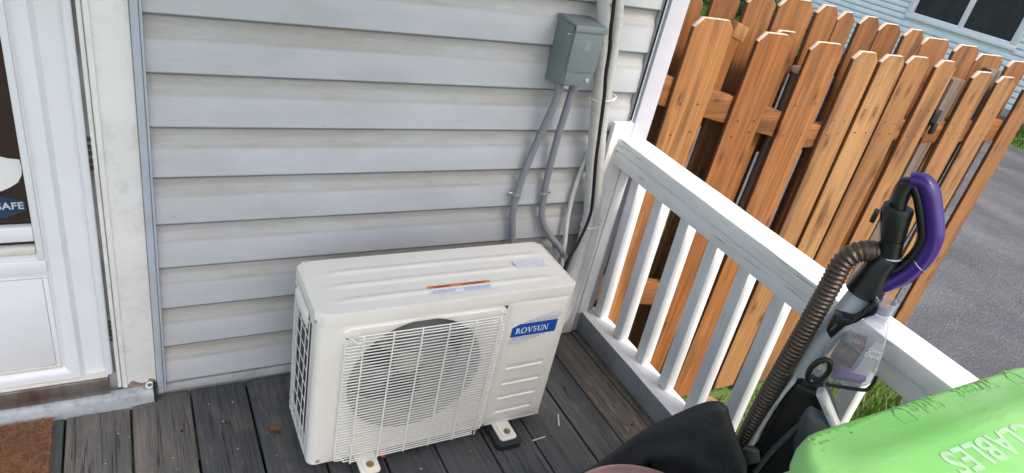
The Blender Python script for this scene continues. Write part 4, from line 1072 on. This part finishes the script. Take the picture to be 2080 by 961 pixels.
# wrapped refrigerant line
ls = empty('wrapped_pipe', (1.2, -0.06, 0.2)); tag(ls, 'off white tape wrapped refrigerant pipe pair running down the siding', 'pipe'); LO = Vector((1.2, -.06, .2))
big = smooth_path([(1.055, -0.036, 1.45), (1.112, -0.036, 1.20), (1.133, -0.036, 1.116), (1.167, -0.036, 0.991), (1.182, -0.036, 0.917), (1.215, -0.038, 0.759), (1.247, -0.042, 0.603), (1.266, -0.048, 0.511), (1.264, -0.062, 0.42), (1.240, -0.085, 0.31), (1.18, -0.125, 0.21), (0.99, -0.17, 0.15)], 10)
o = MB().tube(big, [0.0185 + .0075 * max(0, min(1, (i - 65) / 25)) + .0005 * math.sin(i * 1.9) for i in range(len(big))], 18).build('pipe', M['wrap'], ls, smooth=True, angle=70); o.location = -LO
sm_ = smooth_path([(1.100, -0.050, 1.45), (1.152, -0.050, 1.20), (1.168, -0.050, 1.138), (1.189, -0.050, 0.997), (1.199, -0.050, 0.938), (1.216, -0.050, 0.828), (1.234, -0.052, 0.746), (1.262, -0.054, 0.624), (1.285, -0.058, 0.506), (1.280, -0.075, 0.42), (1.250, -0.105, 0.28), (1.18, -0.15, 0.17), (0.99, -0.19, 0.11)], 10)
o = MB().tube(sm_, [0.0165 + .006 * max(0, min(1, (i - 75) / 25)) + .0004 * math.sin(i * 1.7) for i in range(len(sm_))], 18).build('pipe', M['wrap'], ls, smooth=True, angle=70); o.location = -LO
for c, sc_ in (((1.194, -0.050, 0.925), 1.0), ((1.276, -0.060, 0.495), 1.0)):
    p = [Vector(c) + Vector((math.cos(a) * .037, math.sin(a) * .028, math.cos(a) * .008)) for a in [2 * math.pi * k / 24 for k in range(24)]]
    o = MB().tube(p, .0022, 6, closed=True).build('cable_tie', M['tie'], ls, smooth=True); o.location = -LO
    o = MB().box(c[0] + .016, c[0] + .024, c[1] - .024, c[1] - .014, c[2] - .003, c[2] + .004).build('tie_head', M['tie'], ls, bevel=.001); o.location = -LO
cp = smooth_path([(1.06, -0.076, 1.45), (1.118, -0.076, 1.205), (1.133, -0.076, 1.127), (1.147, -0.076, 1.074), (1.157, -0.076, 1.003), (1.174, -0.076, 0.931), (1.195, -0.076, 0.807), (1.209, -0.076, 0.725), (1.235, -0.078, 0.604), (1.243, -0.080, 0.531), (1.222, -0.086, 0.439), (1.199, -0.09, 0.384), (1.193, -0.09, 0.345), (1.195, -0.09, 0.24)], 10)
tag(MB().tube(cp, 0.0055, 8).build('power_cable', M['cable'], smooth=True, angle=70), 'thin black cable clipped along the white wrapped pipe', 'cable')
tag(MB().tube(smooth_path([(1.225, -0.012, 0.74), (1.206, -0.014, 0.62), (1.203, -0.022, 0.50), (1.212, -0.034, 0.40), (1.220, -0.05, 0.28)], 8), 0.0075, 12).build('drain_hose', M['cream_pipe'], smooth=True, angle=70), 'slim cream drain hose leaning on the siding left of the wrapped pipe', 'hose')
gpz = smooth_path([(1.60, 0.12, -0.60), (1.60, 0.11, -0.42), (1.585, 0.06, -0.33), (1.52, -0.02, -0.30), (1.44, -0.04, -0.30)], 8)
tag(MB().tube(gpz, 0.045, 18).build('drain_pipe', M['grey_pipe'], smooth=True, angle=70), 'dark grey plastic pipe elbow beside the house corner beyond the railing', 'pipe')

# ------------------------------------------------------------------ upright vacuum
vc = empty('vacuum_cleaner', (1.10, -0.85, 0.0), math.atan2(-0.854, 0.52)); tag(vc, 'upright purple and black vacuum cleaner with ribbed hose standing against the railing', 'vacuum cleaner')
def T(pts, y=0.0): return [(t, y, z) for t, z in pts]
# purple handle loop (flattened tube) with black lining
hp_ = smooth_path(T([(0.150, 1.1230), (0.170, 1.1265), (0.1875, 1.1130), (0.205, 1.086), (0.2195, 1.060), (0.2295, 1.035), (0.2315, 1.000), (0.2225, 0.961), (0.2065, 0.932), (0.1890, 0.911), (0.176, 0.892)]), 8)
rad = [0.0125 + .0043 * min(1, i / 14) for i in range(len(hp_))]
hh = MB().tube(hp_, rad, 20, sy=1.35, up=(0, 1, 0)).build('handle', M['v_purple'], vc, smooth=True, angle=60)
inn = smooth_path(T([(0.138, 1.1120), (0.156, 1.1170), (0.1715, 1.103), (0.190, 1.076), (0.2045, 1.050), (0.2140, 1.028), (0.2160, 1.000), (0.2090, 0.970), (0.1960, 0.946), (0.180, 0.926), (0.166, 0.905)]), 8)
MB().tube(inn, 0.0095, 16, sy=1.65, up=(0, 1, 0)).build('handle_lining', M['v_black'], vc, smooth=True, angle=60)
MB().tube([Vector((0.2305, -.0005, .984)), Vector((0.2296, -.0005, .9825))], 0.0168, 20, sy=1.36).build('seam_ring', M['v_silver'], vc, smooth=True)
MB().tube(smooth_path(T([(0.1500, 1.1180), (0.1480, 1.105), (0.1500, 1.085), (0.1560, 1.062)]), 8), 0.0145, 18, sy=1.2, up=(0, 1, 0)).build('grip_neck', M['v_black'], vc, smooth=True)
MB().tube(T([(0.1555, 1.0695), (0.1560, 1.060), (0.1645, 1.030), (0.1715, 1.008)]), [.0255, .0272, .0240, .0215], 24, up=(0, 1, 0)).build('wand_socket', M['v_black'], vc, smooth=True, angle=40)
MB().box(.122, .131, -.009, .009, 1.025, 1.050).build('switch', M['v_black'], vc, bevel=.002)
MB().tube(T([(0.1718, 1.0070), (0.1760, 0.990), (0.1800, 0.976)]), [.0205, .0205, .021], 24, up=(0, 1, 0)).build('wand_collar', M['v_black'], vc, smooth=True, angle=40)
MB().tube(T([(0.1805, 0.9755), (0.1809, 0.9735)]), .0218, 24).build('seam_ring', M['v_silver'], vc, smooth=True)
MB().tube(smooth_path(T([(0.1810, 0.9730), (0.1750, 0.945), (0.1740, 0.915), (0.1725, 0.888)]), 6), [.0215 + .0008 * i for i in range(19)], 24, sy=1.1, up=(0, 1, 0)).build('wand_base', M['v_black'], vc, smooth=True, angle=50)
MB().tube(smooth_path(T([(0.196, 0.925), (0.188, 0.906), (0.178, 0.889)]), 5), .0165, 20, sy=1.35, up=(0, 1, 0)).build('handle_root', M['v_purple'], vc, smooth=True)
MB().tube(smooth_path(T([(0.1715, 0.8880), (0.1660, 0.850), (0.1560, 0.79), (0.1440, 0.72), (0.135, 0.65), (0.128, 0.56)]), 6), .0240, 20, sy=.95, up=(0, 1, 0)).build('pole', M['v_silver'], vc, smooth=True)
# ribbed hose
hz = smooth_path([(0.172, 0.030, 0.950), (0.160, 0.010, 0.968), (0.143, -0.008, 0.971), (0.124, -0.020, 0.960), (0.113, -0.026, 0.934), (0.1125, -0.028, 0.893), (0.110, -0.028, 0.796), (0.106, -0.028, 0.679), (0.103, -0.026, 0.575), (0.103, -0.024, 0.472), (0.104, -0.020, 0.38), (0.112, -0.01, 0.26), (0.13, 0.0, 0.15)], 70)
cum = 0.0; rad = []; pts = []
for i, q in enumerate(hz):
    if i: cum += (q - hz[i - 1]).length
    ph = (cum / 0.0098) % 1.0
    rad.append(0.0172 + 0.0040 * (1 - abs(2 * ph - 1)) ** .8); pts.append(q)
MB().tube(pts, rad, 18, up=(0, 1, 0)).build('hose', M['v_hose'], vc, smooth=True, angle=80)
# body
body = [(0.140, 0.665), (0.134, 0.632), (0.130, 0.582), (0.127, 0.466), (0.118, 0.40), (0.110, 0.30), (0.105, 0.10), (0.30, 0.10), (0.292, 0.35), (0.282, 0.48), (0.262, 0.560), (0.236, 0.600), (0.196, 0.652), (0.186, 0.669), (0.161, 0.659)]
MB().prism(body, 'y', -0.045, 0.050).build('body', M['v_black'], vc, bevel=0.012, seg=3)
MB().prism([(0.129, 0.668), (0.1385, 0.664), (0.132, 0.632), (0.1255, 0.577), (0.1210, 0.505), (0.1235, 0.466), (0.111, 0.458), (0.1185, 0.56)], 'y', -0.050, 0.03).build('side_spine', M['v_silver'], vc, bevel=.003)
MB().prism([(0.178, 0.640), (0.190, 0.650), (0.199, 0.642), (0.252, 0.584), (0.270, 0.540), (0.256, 0.538), (0.238, 0.577), (0.186, 0.632)], 'y', -0.060, -0.030).build('trim', M['v_silver'], vc, bevel=.004).location = (0, 0, .025)
MB().prism([(0.2025, 0.6255), (0.2060, 0.6300), (0.2225, 0.6120), (0.2190, 0.6075)], 'y', -0.0625, -0.0600).build('release_button', M['v_silver'], vc, bevel=.002).location = (0, 0, .025)
dm = MB(); us = [i / 10 for i in range(11)]; ws = [i / 12 for i in range(13)]
dm.relief(us, ws, lambda u, w: (0.205 + .038 * (u * 2 - 1) * math.sqrt(max(0, 1 - (w * 1.6 - .8) ** 2)) + .025 * (1 - w) , -0.046 - .022 * math.sqrt(max(0.0, 1 - (u * 2 - 1) ** 2)) * math.sqrt(max(0, 1 - (w * 2 - 1) ** 2)), 0.46 + .142 * w))
dm.build('motor_dome', M['v_dark'], vc, smooth=True, angle=70).location = (0, 0, .025)
MB().tube(smooth_path([(0.150, -.044, 0.40), (0.158, -.05, 0.47), (0.170, -.052, 0.53), (0.184, -.05, 0.58), (0.198, -.046, 0.605)], 6), .006, 8).build('seam_bead', M['v_dark'], vc, smooth=True)
MB().prism(rrect(0.05, 0.40, -0.14, 0.16, .04), 'z', 0.015, 0.105).build('floor_head', M['v_black'], vc, bevel=.02, seg=3)
for y in (-.152, .172): 
    MB().lathe([(0.035, -.01), (0.035, .01)], (0.12, y, 0.035), 20, 'y').build('wheel', M['rubber'], vc, bevel=.004)
MB().prism([(0.106, 0.455), (0.136, 0.466), (0.150, 0.44), (0.128, 0.415), (0.106, 0.43)], 'y', -.06, -.03).build('hose_socket', M['v_dark'], vc, bevel=.006)
# dust cup
cup = [(0.191, 0.826), (0.228, 0.826), (0.238, 0.815), (0.246, 0.779), (0.250, 0.750), (0.254, 0.729), (0.252, 0.712), (0.243, 0.700), (0.214, 0.688), (0.185, 0.6765), (0.170, 0.690), (0.162, 0.715), (0.158, 0.735), (0.158, 0.761), (0.170, 0.798), (0.182, 0.816)]
CY = -0.028
cupE = empty('dust_cup', (0, 0, 0.030), parent=vc)
MB().prism(cup, 'y', CY - .042, CY + .036).build('cup_shell', M['clear'], cupE, bevel=.012, seg=3)
MB().lathe([(0.0195, -.012), (0.0195, .036), (0.0205, .044), (0.0175, .044), (0.0170, .034), (0.0170, -.012)], (0.211, CY, 0.828), 28, caps=False).build('spout', M['clear'], cupE, smooth=True, angle=50)
MB().lathe([(0.0168, 0), (0.0168, .002)], (0.211, CY, 0.846), 24).build('spout_filter', plain('spout_inside', (0.10, 0.12, 0.22), 0.5), cupE)
fl = MB()
for i in range(9):
    t = .1735 + i * .0044
    fl.prism([(t, .706 + (i * .0018)), (t + .0030, .707 + i * .0018), (t + .0075, .772 + i * .0008), (t + .0045, .772 + i * .0008)], 'y', CY - .026, CY + .018)
fl.build('filter', M['dust'], cupE, kind='stuff')
MB().prism([(0.176, 0.772), (0.186, 0.7745), (0.217, 0.762), (0.207, 0.7585)], 'y', CY - .030, CY + .02).build('filter_cap', M['v_dark'], cupE, bevel=.002)
MB().prism([(0.2165, 0.724), (0.2440, 0.7310), (0.2370, 0.803), (0.2235, 0.806)], 'y', CY - .0432, CY - .0424).build('front_window', M['milky'], cupE)
MB().prism([(0.190, 0.686), (0.240, 0.704), (0.2450, 0.716), (0.186, 0.696)], 'y', CY - .036, CY + .030).build('filter_base', plain('filter_purple', (0.16, 0.10, 0.26), .4), cupE, bevel=.003)
MB().prism([(0.2120, 0.720), (0.2140, 0.7205), (0.2215, 0.808), (0.2195, 0.808)], 'y', CY - .044, CY - .040).build('cup_rib', M['clear'], cupE)
MB().tube(smooth_path([(0.2540, CY - .038, 0.736), (0.2560, CY - .040, 0.722), (0.2520, CY - .042, 0.703), (0.2400, CY - .042, 0.695), (0.2100, CY - .043, 0.6835), (0.186, CY - .043, 0.674)], 6), .0036, 10).build('cup_rim', M['v_black'], cupE, smooth=True)
rg = [Vector((0.163 + .0155 * math.cos(a), CY - .046 + .004 * math.cos(a), 0.697 + .0285 * math.sin(a) + .006 * math.cos(a))) for a in [2 * math.pi * k / 32 for k in range(32)]]
MB().tube(rg, .0058, 10, closed=True).build('latch_ring', M['v_black'], cupE, smooth=True)
MB().lathe([(0.0150, -.002), (0.0150, .030)], (0, 0, 0), 24, 'y').build('latch_hub', M['clear'], cupE).location = (0.165, CY - .044, 0.698)
MB().prism([(0.141, 0.772), (0.142, 0.806), (0.158, 0.813), (0.174, 0.816), (0.187, 0.833), (0.189, 0.866), (0.203, 0.863), (0.203, 0.842), (0.189, 0.828), (0.182, 0.812), (0.168, 0.796), (0.156, 0.758)], 'y', CY - .022, 0.010).build('cup_bracket', M['v_black'], cupE, bevel=.004)
MB().prism([(0.1470, 0.7775), (0.1500, 0.7765), (0.1545, 0.7945), (0.1515, 0.7955)], 'y', CY - .0238, CY - .0222).build('bracket_slot', M['v_dark'], cupE)
for s_, z in (('Dirt', 0.7815), ('Devil', 0.7705)):
    me = text_mesh(s_, 0.0125, .0002, 1.0, 'CENTER', .0004); o = link('lettering', me, M['white_print'], cupE, (0.2310, CY - .0438, z)); o.rotation_euler = (math.pi / 2, R(-8), 0)
MB().box(0.2290, 0.2360, CY - .0428, CY - .0424, 0.7645, 0.7660).build('print_mark', M['white_print'], cupE)

# ------------------------------------------------------------------ recycling bin
bn = empty('recycling_bin', (0.89, -1.57, 0)); tag(bn, 'bright green recycling bin with embossed lettering on its scuffed lid', 'recycling bin'); NB = Vector((0.89, -1.57, 0))
def nb2(mb, name, mat, parent=None, **kw):
    o = mb.build(name, mat, parent or bn, **kw)
    if parent is None: o.location = -NB
    return o
lx0, lx1, ly0, ly1, lr, zl = 0.599, 1.185, -1.850, -1.2830, 0.062, 0.950
def ring(d, z, r): return [(x, y, z) for x, y in rrect(lx0 + d, lx1 - d, ly0 + d, ly1 - d, max(.005, r), 8)]
lay = [ring(.006, .905, lr), ring(0, .908, lr), ring(-.001, .925, lr), ring(0.001, .9405, lr), ring(.005, .9475, lr - .004), ring(.012, .9500, lr - .01), ring(.046, .9510, lr - .036), ring(.053, .9560, lr - .04), ring(.075, .9570, .02), ring(.16, .9572, .02)]
lm_ = MB(); n = len(lay[0]); lm_.add([v for g in lay for v in g], [(i * n + k, i * n + (k + 1) % n, (i + 1) * n + (k + 1) % n, (i + 1) * n + k) for i in range(len(lay) - 1) for k in range(n)] + [tuple((len(lay) - 1) * n + k for k in range(n))])
lid = nb2(lm_, 'lid', M['lid'], smooth=True, angle=50)
lid.location = Vector((0, 0, .011)) - NB
def lid_text(s, size, x, y, z, mat, space=1.0, off=0.0, ext=.0006, shear=0.0, align='CENTER'):
    me = text_mesh(s, size, ext, space, align, off, shear); o = link('lettering', me, mat, lid, (x, y, z)); o.rotation_euler = (0, 0, math.pi); return o
def outline_text(s, size, x, y, z, mat, w=.0011, space=1.1):
    # raised outline of the letters: the edge loops of a filled text drawn as thin ridges
    me = text_mesh(s, size, 0.0, space, 'CENTER', 0.0)
    bm = bmesh.new(); bm.from_mesh(me); bmesh.ops.remove_doubles(bm, verts=bm.verts, dist=1e-5)
    mb = MB()
    for e in bm.edges:
        if len(e.link_faces) == 1:
            mb.tube([e.verts[0].co, e.verts[1].co], w * .5, 5, caps=False, up=(0, 0, 1))
    bm.free()
    o = mb.build('lettering', mat, lid); o.location = (x, y, z); o.rotation_euler = (0, 0, math.pi); return o
outline_text('Side', 0.0310, 0.860, -1.2915, zl + .0004, M['lid_groove'], space=1.25)
outline_text('Street', 0.0310, 0.986, -1.2915, zl + .0004, M['lid_groove'], space=1.25)
for xc in (0.806, 1.085):
    ar = [(-.0135, -.013), (.0135, -.013), (.0135, .004), (0.0, .0165), (-.0135, .004)]
    mb = MB()
    for i in range(5):
        a, b = ar[i], ar[(i + 1) % 5]; mb.tube([(xc + a[0], -1.3040 + a[1], zl + .0006), (xc + b[0], -1.3040 + b[1], zl + .0006)], .0008, 5)
    nb2(mb, 'arrow_mark', M['lid_groove'], lid)
mb = MB()
for row in range(4):
    x = 0.632 + row * .001
    while x < 0.765 - row * .006:
        w = random.uniform(.002, .0045); y = -1.2955 - row * .0088
        if random.random() < .6: mb.box(x, x + w, y - .002 * random.uniform(.5, 1), y + .002, zl - .0005, zl + .0003)
        x += w + .0016 + (0.004 if random.random() < .2 else 0)
nb2(mb, 'worn_embossing', M['lid_groove'], lid, kind='stuff')
lid_text('RECYCLABLES', 0.0480, 0.7740, -1.3690, .9576, M['lid_print'], 1.06, .0013, .0003, 0.0, 'RIGHT')
bl_ = MB(); bl_lay = [[(x, y, z) for x, y in rrect(0.592 + d, 1.180 - d, -1.845 + d, -1.290 - d, .055, 6)] for d, z in ((.10, .03), (.035, .80), (.030, .845), (-.012, .850), (-.014, .862), (-.010, .870), (.02, .872), (.022, .90))]
n = len(bl_lay[0]); bl_.add([v for g in bl_lay for v in g], [(i * n + k, i * n + (k + 1) % n, (i + 1) * n + (k + 1) % n, (i + 1) * n + k) for i in range(len(bl_lay) - 1) for k in range(n)] + [tuple(range(n))])
nb2(bl_, 'body', M['bin_body'], smooth=True, angle=45)
rimp = [Vector((x, y, .861)) for x, y in rrect(0.578, 1.194, -1.859, -1.276, .062, 6)]
nb2(MB().tube(rimp, .0055, 8, closed=True), 'rim', M['lid'], smooth=True)
for x in (0.66, 1.11): nb2(MB().lathe([(0.10, -.025), (0.10, .025)], (x, -1.80, .10), 24, 'x'), 'wheel', M['rubber'], bevel=.01)

# ------------------------------------------------------------------ black bag and brown bucket
bgv = empty('fabric_bag', (1.0, -0.95, 0), math.atan2(-0.8, 0.6)); tag(bgv, 'black nylon cover bag slumped between the deck railing and green bin', 'bag')
sil = [(-0.262, 0.0), (-0.255, 0.10), (-0.236, 0.212), (-0.218, 0.249), (-0.199, 0.287), (-0.135, 0.432), (-0.075, 0.528), (-0.039, 0.578), (-0.018, 0.596), (-0.002, 0.599), (0.010, 0.592), (0.020, 0.575), (0.050, 0.533), (0.078, 0.497), (0.100, 0.457), (0.125, 0.30), (0.15, 0.0)]
sil = [(q.x, q.z) for q in smooth_path([(t, 0, z) for t, z in sil], 3)]
m_ = len(sil); bgm = MB()
cen = (-0.05, 0.22); lays = []
spec = [(1.0, 0.045), (1.0, 0.02), (0.992, 0.0), (0.975, -0.009)] + [(0.955 - .93 * q / 26, -0.016 - .034 * (1 - (1 - q / 26) ** 1.6)) for q in range(27)]
for kk, (sc_, yy) in enumerate(spec):
    g = []
    for i, (t, z) in enumerate(sil):
        u = cen[0] + (t - cen[0]) * sc_; w = max(0.0, cen[1] + (z - cen[1]) * sc_) if z > 0.02 else z
        if yy > 0 and w > .05: w -= yy * .85
        fold = 0.0
        if kk > 3:
            e = min(1.0, (1 - sc_) * 5)
            dcr = u + .14 + .667 * (w - .44)
            fold -= .020 * math.exp(-(dcr / .010) ** 2) * min(1, max(0, (.47 - w) * 14)) * e
            fold += .016 * math.exp(-((dcr + .024) / .015) ** 2) * min(1, max(0, (.47 - w) * 10)) * e
            d2 = u + .02 + .35 * (w - .50)
            fold += .006 * math.exp(-(d2 / .016) ** 2) * min(1, max(0, (.56 - w) * 9)) * e
            fold += e * (.0032 * math.sin(u * 61 + 9 * w + 2.2 * math.sin(w * 17)) + .0022 * math.sin(w * 74 - u * 33 + 1.7 * math.sin(u * 40)))
        g.append((u, yy - fold, w))
    lays.append(g)
bgm.add([v for g in lays for v in g], [(i * m_ + k, i * m_ + (k + 1) % m_, (i + 1) * m_ + (k + 1) % m_, (i + 1) * m_ + k) for i in range(len(lays) - 1) for k in range(m_)] + [tuple(range(m_)), tuple((len(lays) - 1) * m_ + k for k in range(m_))])
bgm.build('fabric_shell', M['fabric'], bgv, smooth=True, angle=70)
sm2 = smooth_path([(-0.028, -0.008, 0.568), (-0.006, -0.012, 0.565), (0.012, -0.016, 0.535), (0.040, -0.020, 0.485), (0.070, -0.022, 0.430), (0.09, -0.024, 0.35), (0.11, -.024, .15)], 8)
MB().tube(sm2, .0022, 6).build('seam', M['fabric'], bgv, smooth=True)
pt = empty('bucket', (0.749, -1.096, 0)); tag(pt, 'brown plastic bucket with pinkish brown stamped lid in front of black bag', 'bucket')
MB().lathe([(0.125, 0.004), (0.128, 0.01), (0.165, 0.425)], (0, 0, 0), 48).build('body', M['pot'], pt, smooth=True, angle=40)
MB().lathe([(0.170, 0.415), (0.186, 0.418), (0.1875, 0.436), (0.1865, 0.4470), (0.1835, 0.4500), (0.1800, 0.4485), (0.1770, 0.4420), (0.168, 0.4405), (0.10, 0.4425), (0.02, 0.4430)], (0, 0, 0), 72).build('lid', M['pot'], pt, smooth=True, angle=45)
mk = MB()
for i in range(7):
    a = R(64 - i * 4.2); r_ = .146
    c, s = math.cos(a), math.sin(a)
    for k in range(2):
        rr2 = r_ + (k - .5) * .010; w = .0022; h = .0045
        q = [(c * (rr2 + dx) - s * dy, s * (rr2 + dx) + c * dy) for dx, dy in ((-h, -w + .001 * k), (h, -w), (h, w), (-h, w * .6))]
        mk.prism(q, 'z', .4415, .4428)
mk.build('stamped_marks', M['pot_dark'], pt, kind='stuff')

# ------------------------------------------------------------------ mat and small litter
mt = empty('doormat', (-0.62, -0.33, 0)); tag(mt, 'brown coir doormat on the deck below the white door', 'doormat')
o = MB().prism(rrect(-0.975, -0.2585, -0.62, -0.040, .008), 'z', 0.001, 0.013).build('mat_base', M['coir'], mt, bevel=.004); o.location = (.62, .33, 0)
V = []; F = []
for i in range(9000):
    x, y = random.uniform(-.50, -.2565), random.uniform(-.34, -.040); a = random.uniform(0, 6.28); l = random.uniform(.005, .013); z = .0128 + random.uniform(0, .0015); w = .0006
    dx, dy = math.cos(a) * l, math.sin(a) * l; k = len(V)
    V += [(x - dy / l * w, y + dx / l * w, z), (x + dy / l * w, y - dx / l * w, z), (x + dx, y + dy, z + random.uniform(.001, .006))]; F.append((k, k + 1, k + 2))
me = bpy.data.meshes.new('fibres'); me.from_pydata(V, [], F); link('fibres', me, M['coir_fibre'], mt, (.62, .33, 0), kind='stuff')
lf = MB(); n = 11
pts = [(0.017 * (1 + .25 * random.uniform(-1, 1)) * math.cos(2 * math.pi * k / n), 0.014 * (1 + .25 * random.uniform(-1, 1)) * math.sin(2 * math.pi * k / n), .003 + random.uniform(0, .005)) for k in range(n)]
lf.add(pts + [(0, 0, .0015)], [(k, (k + 1) % n, n) for k in range(n)]); lf.tube([(0.002, -.012, .003), (-.002, -.022, .0022), (-.006, -.030, .002)], .0008, 5)
tag(lf.build('dry_leaf', M['leaf_dry']), 'curled dark brown dry leaf on the deck left of the cream unit', 'leaf').location = (0.255, -0.222, 0.001)
def sliver(x, y, rz, L, w, label):
    mb = MB().prism([(-L / 2, -w / 2), (L / 2 - .003, -w / 2 * .8), (L / 2, 0), (L / 2 - .002, w / 2), (-L / 2, w / 2 * .8)], 'z', 0, .0022)
    o = mb.build('plastic_sliver', M['chip'], bevel=.0005); o.location = (x, y, .0018); o.rotation_euler = (0, 0, rz); tag(o, label, 'sliver', 'white plastic slivers on the deck')
sliver(1.071, -0.413, R(62.5), 0.050, .0045, 'white plastic sliver on the deck nearer the railing, lying along the boards')
sliver(0.971, -0.4645, R(3), 0.046, .0045, 'white plastic sliver lying across a dark gap between deck boards')
crumbs = MB()
for i in range(44):
    if i < 30: x, y = random.uniform(-.3, 1.37), random.uniform(-.75, -.03)
    else: x, y = random.uniform(-.22, .20), random.uniform(-.32, -.03)
    if 0.29 < x < 1.0 and -.40 < y < -.17: continue
    s = random.uniform(.0006, .0019); q = [(x + s * math.cos(a) * random.uniform(.6, 1.3), y + s * math.sin(a) * random.uniform(.6, 1.3)) for a in (0, 1.3, 2.6, 3.9, 5.2)]
    crumbs.prism(q, 'z', .0015, .0015 + s)
crumbs.build('litter_crumbs', M['chip'], kind='stuff', label='pale crumbs and grit scattered over the deck boards', cat='litter')
p = [Vector((0.0085 * math.cos(a), 0.006 * math.sin(a), .004 * math.sin(a))) for a in [2 * math.pi * k / 20 for k in range(20)]]
o = MB().tube(p, .0022, 8, closed=True).build('plastic_ring', M['tie'], smooth=True); o.location = (-0.036, -0.016, 0.0505); tag(o, 'tiny white plastic ring on the sill at the foot of the door casing', 'ring')
